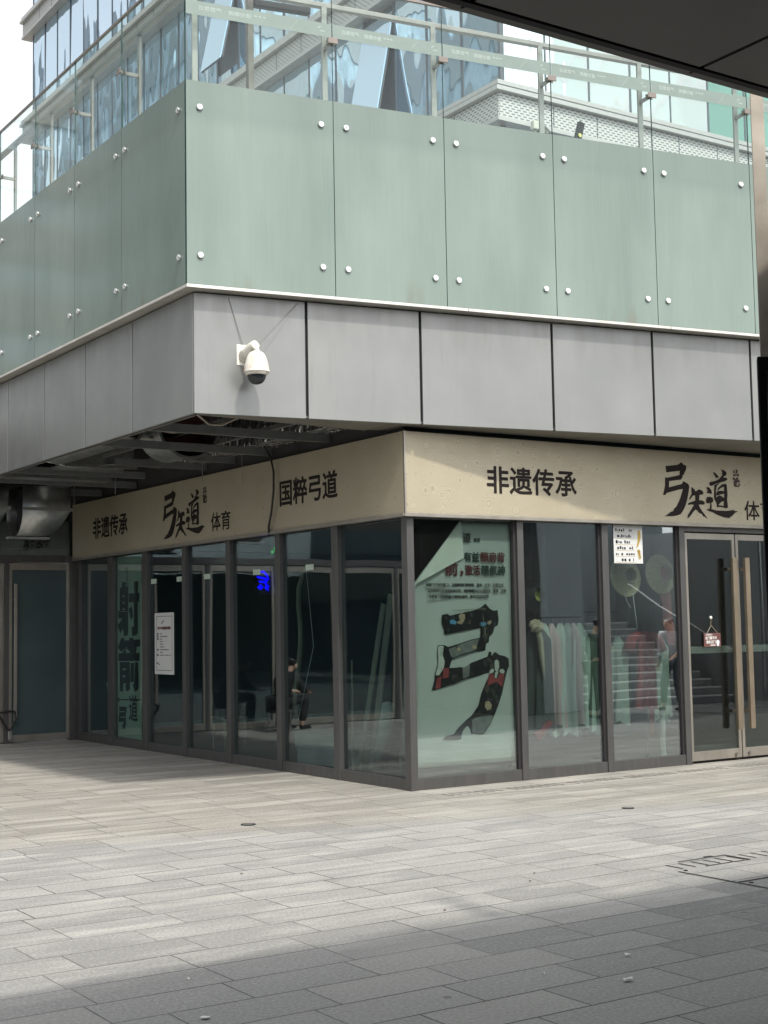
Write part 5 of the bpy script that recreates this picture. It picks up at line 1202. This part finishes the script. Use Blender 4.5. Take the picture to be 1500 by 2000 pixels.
J = stand(phone=False); J['anL'] = (-.105, .20, .10); J['knL'] = (-.10, .16, .51); J['wrR'] = (.22, .22, 1.02)
person((10.6, -6.86, 0), math.radians(80), 'person in a white shirt and navy trousers, mirrored beside the door', J, M['whcloth'], M['navy'], M['black'])
J = dict(pelvis=(0, 0, .46), waist=(0, .06, .60), chest=(0, .16, .78), neckb=(0, .22, .90), neck=(0, .26, .95), head=(0, .33, 1.02), top=(0, .34, 1.10), face=(0, .43, 1.0))
for s, q in (('L', -1), ('R', 1)):
    J['sh' + s] = (q * .19, .18, .86); J['el' + s] = (q * .25, .32, .64); J['wr' + s] = (q * .12, .52, .60); J['hip' + s] = (q * .10, .02, .45); J['kn' + s] = (q * .17, .44, .50); J['an' + s] = (q * .15, .40, .10)
person((-2.9, 8.05, 0), math.radians(75), 'person in dark clothes sitting bent forward, mirrored in the side window', J, M['dkcloth'], M['dkcloth'], M['black'])
ss = thing('low_stool', 'low stool under the sitting person mirrored in the side window', 'stool', (-2.9, 8.05, 0))
MB().box(-3.08, -2.75, 7.88, 8.22, .30, .345).build('seat', M['frame'], ss, .01)
for (a, b) in ((-3.05, 7.91), (-2.78, 7.91), (-3.05, 8.19), (-2.78, 8.19)): MB().tube([(a, b, 0), (a, b, .30)], .016).build('leg', M['steel'], ss)

# ------------------------------------------------------------------ camera, sky and sun
cam = bpy.data.cameras.new('camera'); co = bpy.data.objects.new('camera', cam); COL.objects.link(co); S.camera = co
RT = Vector((0.83455, -0.5506, -0.01749)); UP = Vector((-0.0308, -0.0786, 0.99643)); FW = Vector((0.54907, 0.83168, 0.08298))
RT.normalize(); UP = (UP - RT * UP.dot(RT)).normalized(); FW = UP.cross(RT)
mw = Matrix.Identity(4)
for i in range(3): mw[i][0] = RT[i]; mw[i][1] = UP[i]; mw[i][2] = -FW[i]
mw[0][3], mw[1][3], mw[2][3] = -7.8542, -11.4656, 1.6
co.matrix_world = mw
cam.sensor_fit = 'AUTO'; cam.sensor_width = 36; cam.lens = 49.232; cam.clip_end = 2000; cam.clip_start = .05
EL, AZ = math.radians(53), math.radians(186)
W = bpy.data.worlds.new('World'); S.world = W; W.use_nodes = True
N = W.node_tree.nodes; L = W.node_tree.links; bg = N['Background']
sk = N.new('ShaderNodeTexSky'); sk.sky_type = 'NISHITA'; sk.sun_disc = False; sk.sun_elevation = EL; sk.sun_rotation = AZ
sk.air_density = 1.0; sk.dust_density = 2.0; sk.ozone_density = 1.0
hs = N.new('ShaderNodeHueSaturation'); hs.inputs['Saturation'].default_value = 0.08; L.new(sk.outputs[0], hs.inputs['Color']); L.new(hs.outputs[0], bg.inputs[0]); bg.inputs[1].default_value = SKY
sun = bpy.data.lights.new('sun', 'SUN'); so = bpy.data.objects.new('sun', sun); COL.objects.link(so)
sun.energy = SUN; sun.angle = math.radians(3); sun.color = (1, .95, .86)
sdv = Vector((math.sin(AZ) * math.cos(EL), math.cos(AZ) * math.cos(EL), math.sin(EL)))
so.rotation_euler = sdv.to_track_quat('Z', 'Y').to_euler()
S.view_settings.view_transform = 'Standard'; S.view_settings.look = 'None'; S.view_settings.exposure = EXPO; S.view_settings.gamma = 1
S.render.engine = 'CYCLES'
S.cycles.max_bounces = 10; S.cycles.transparent_max_bounces = 32; S.cycles.glossy_bounces = 5; S.cycles.diffuse_bounces = 4
S.cycles.caustics_reflective = False; S.cycles.caustics_refractive = False; S.cycles.sample_clamp_indirect = 6
S.cycles.use_denoising = True
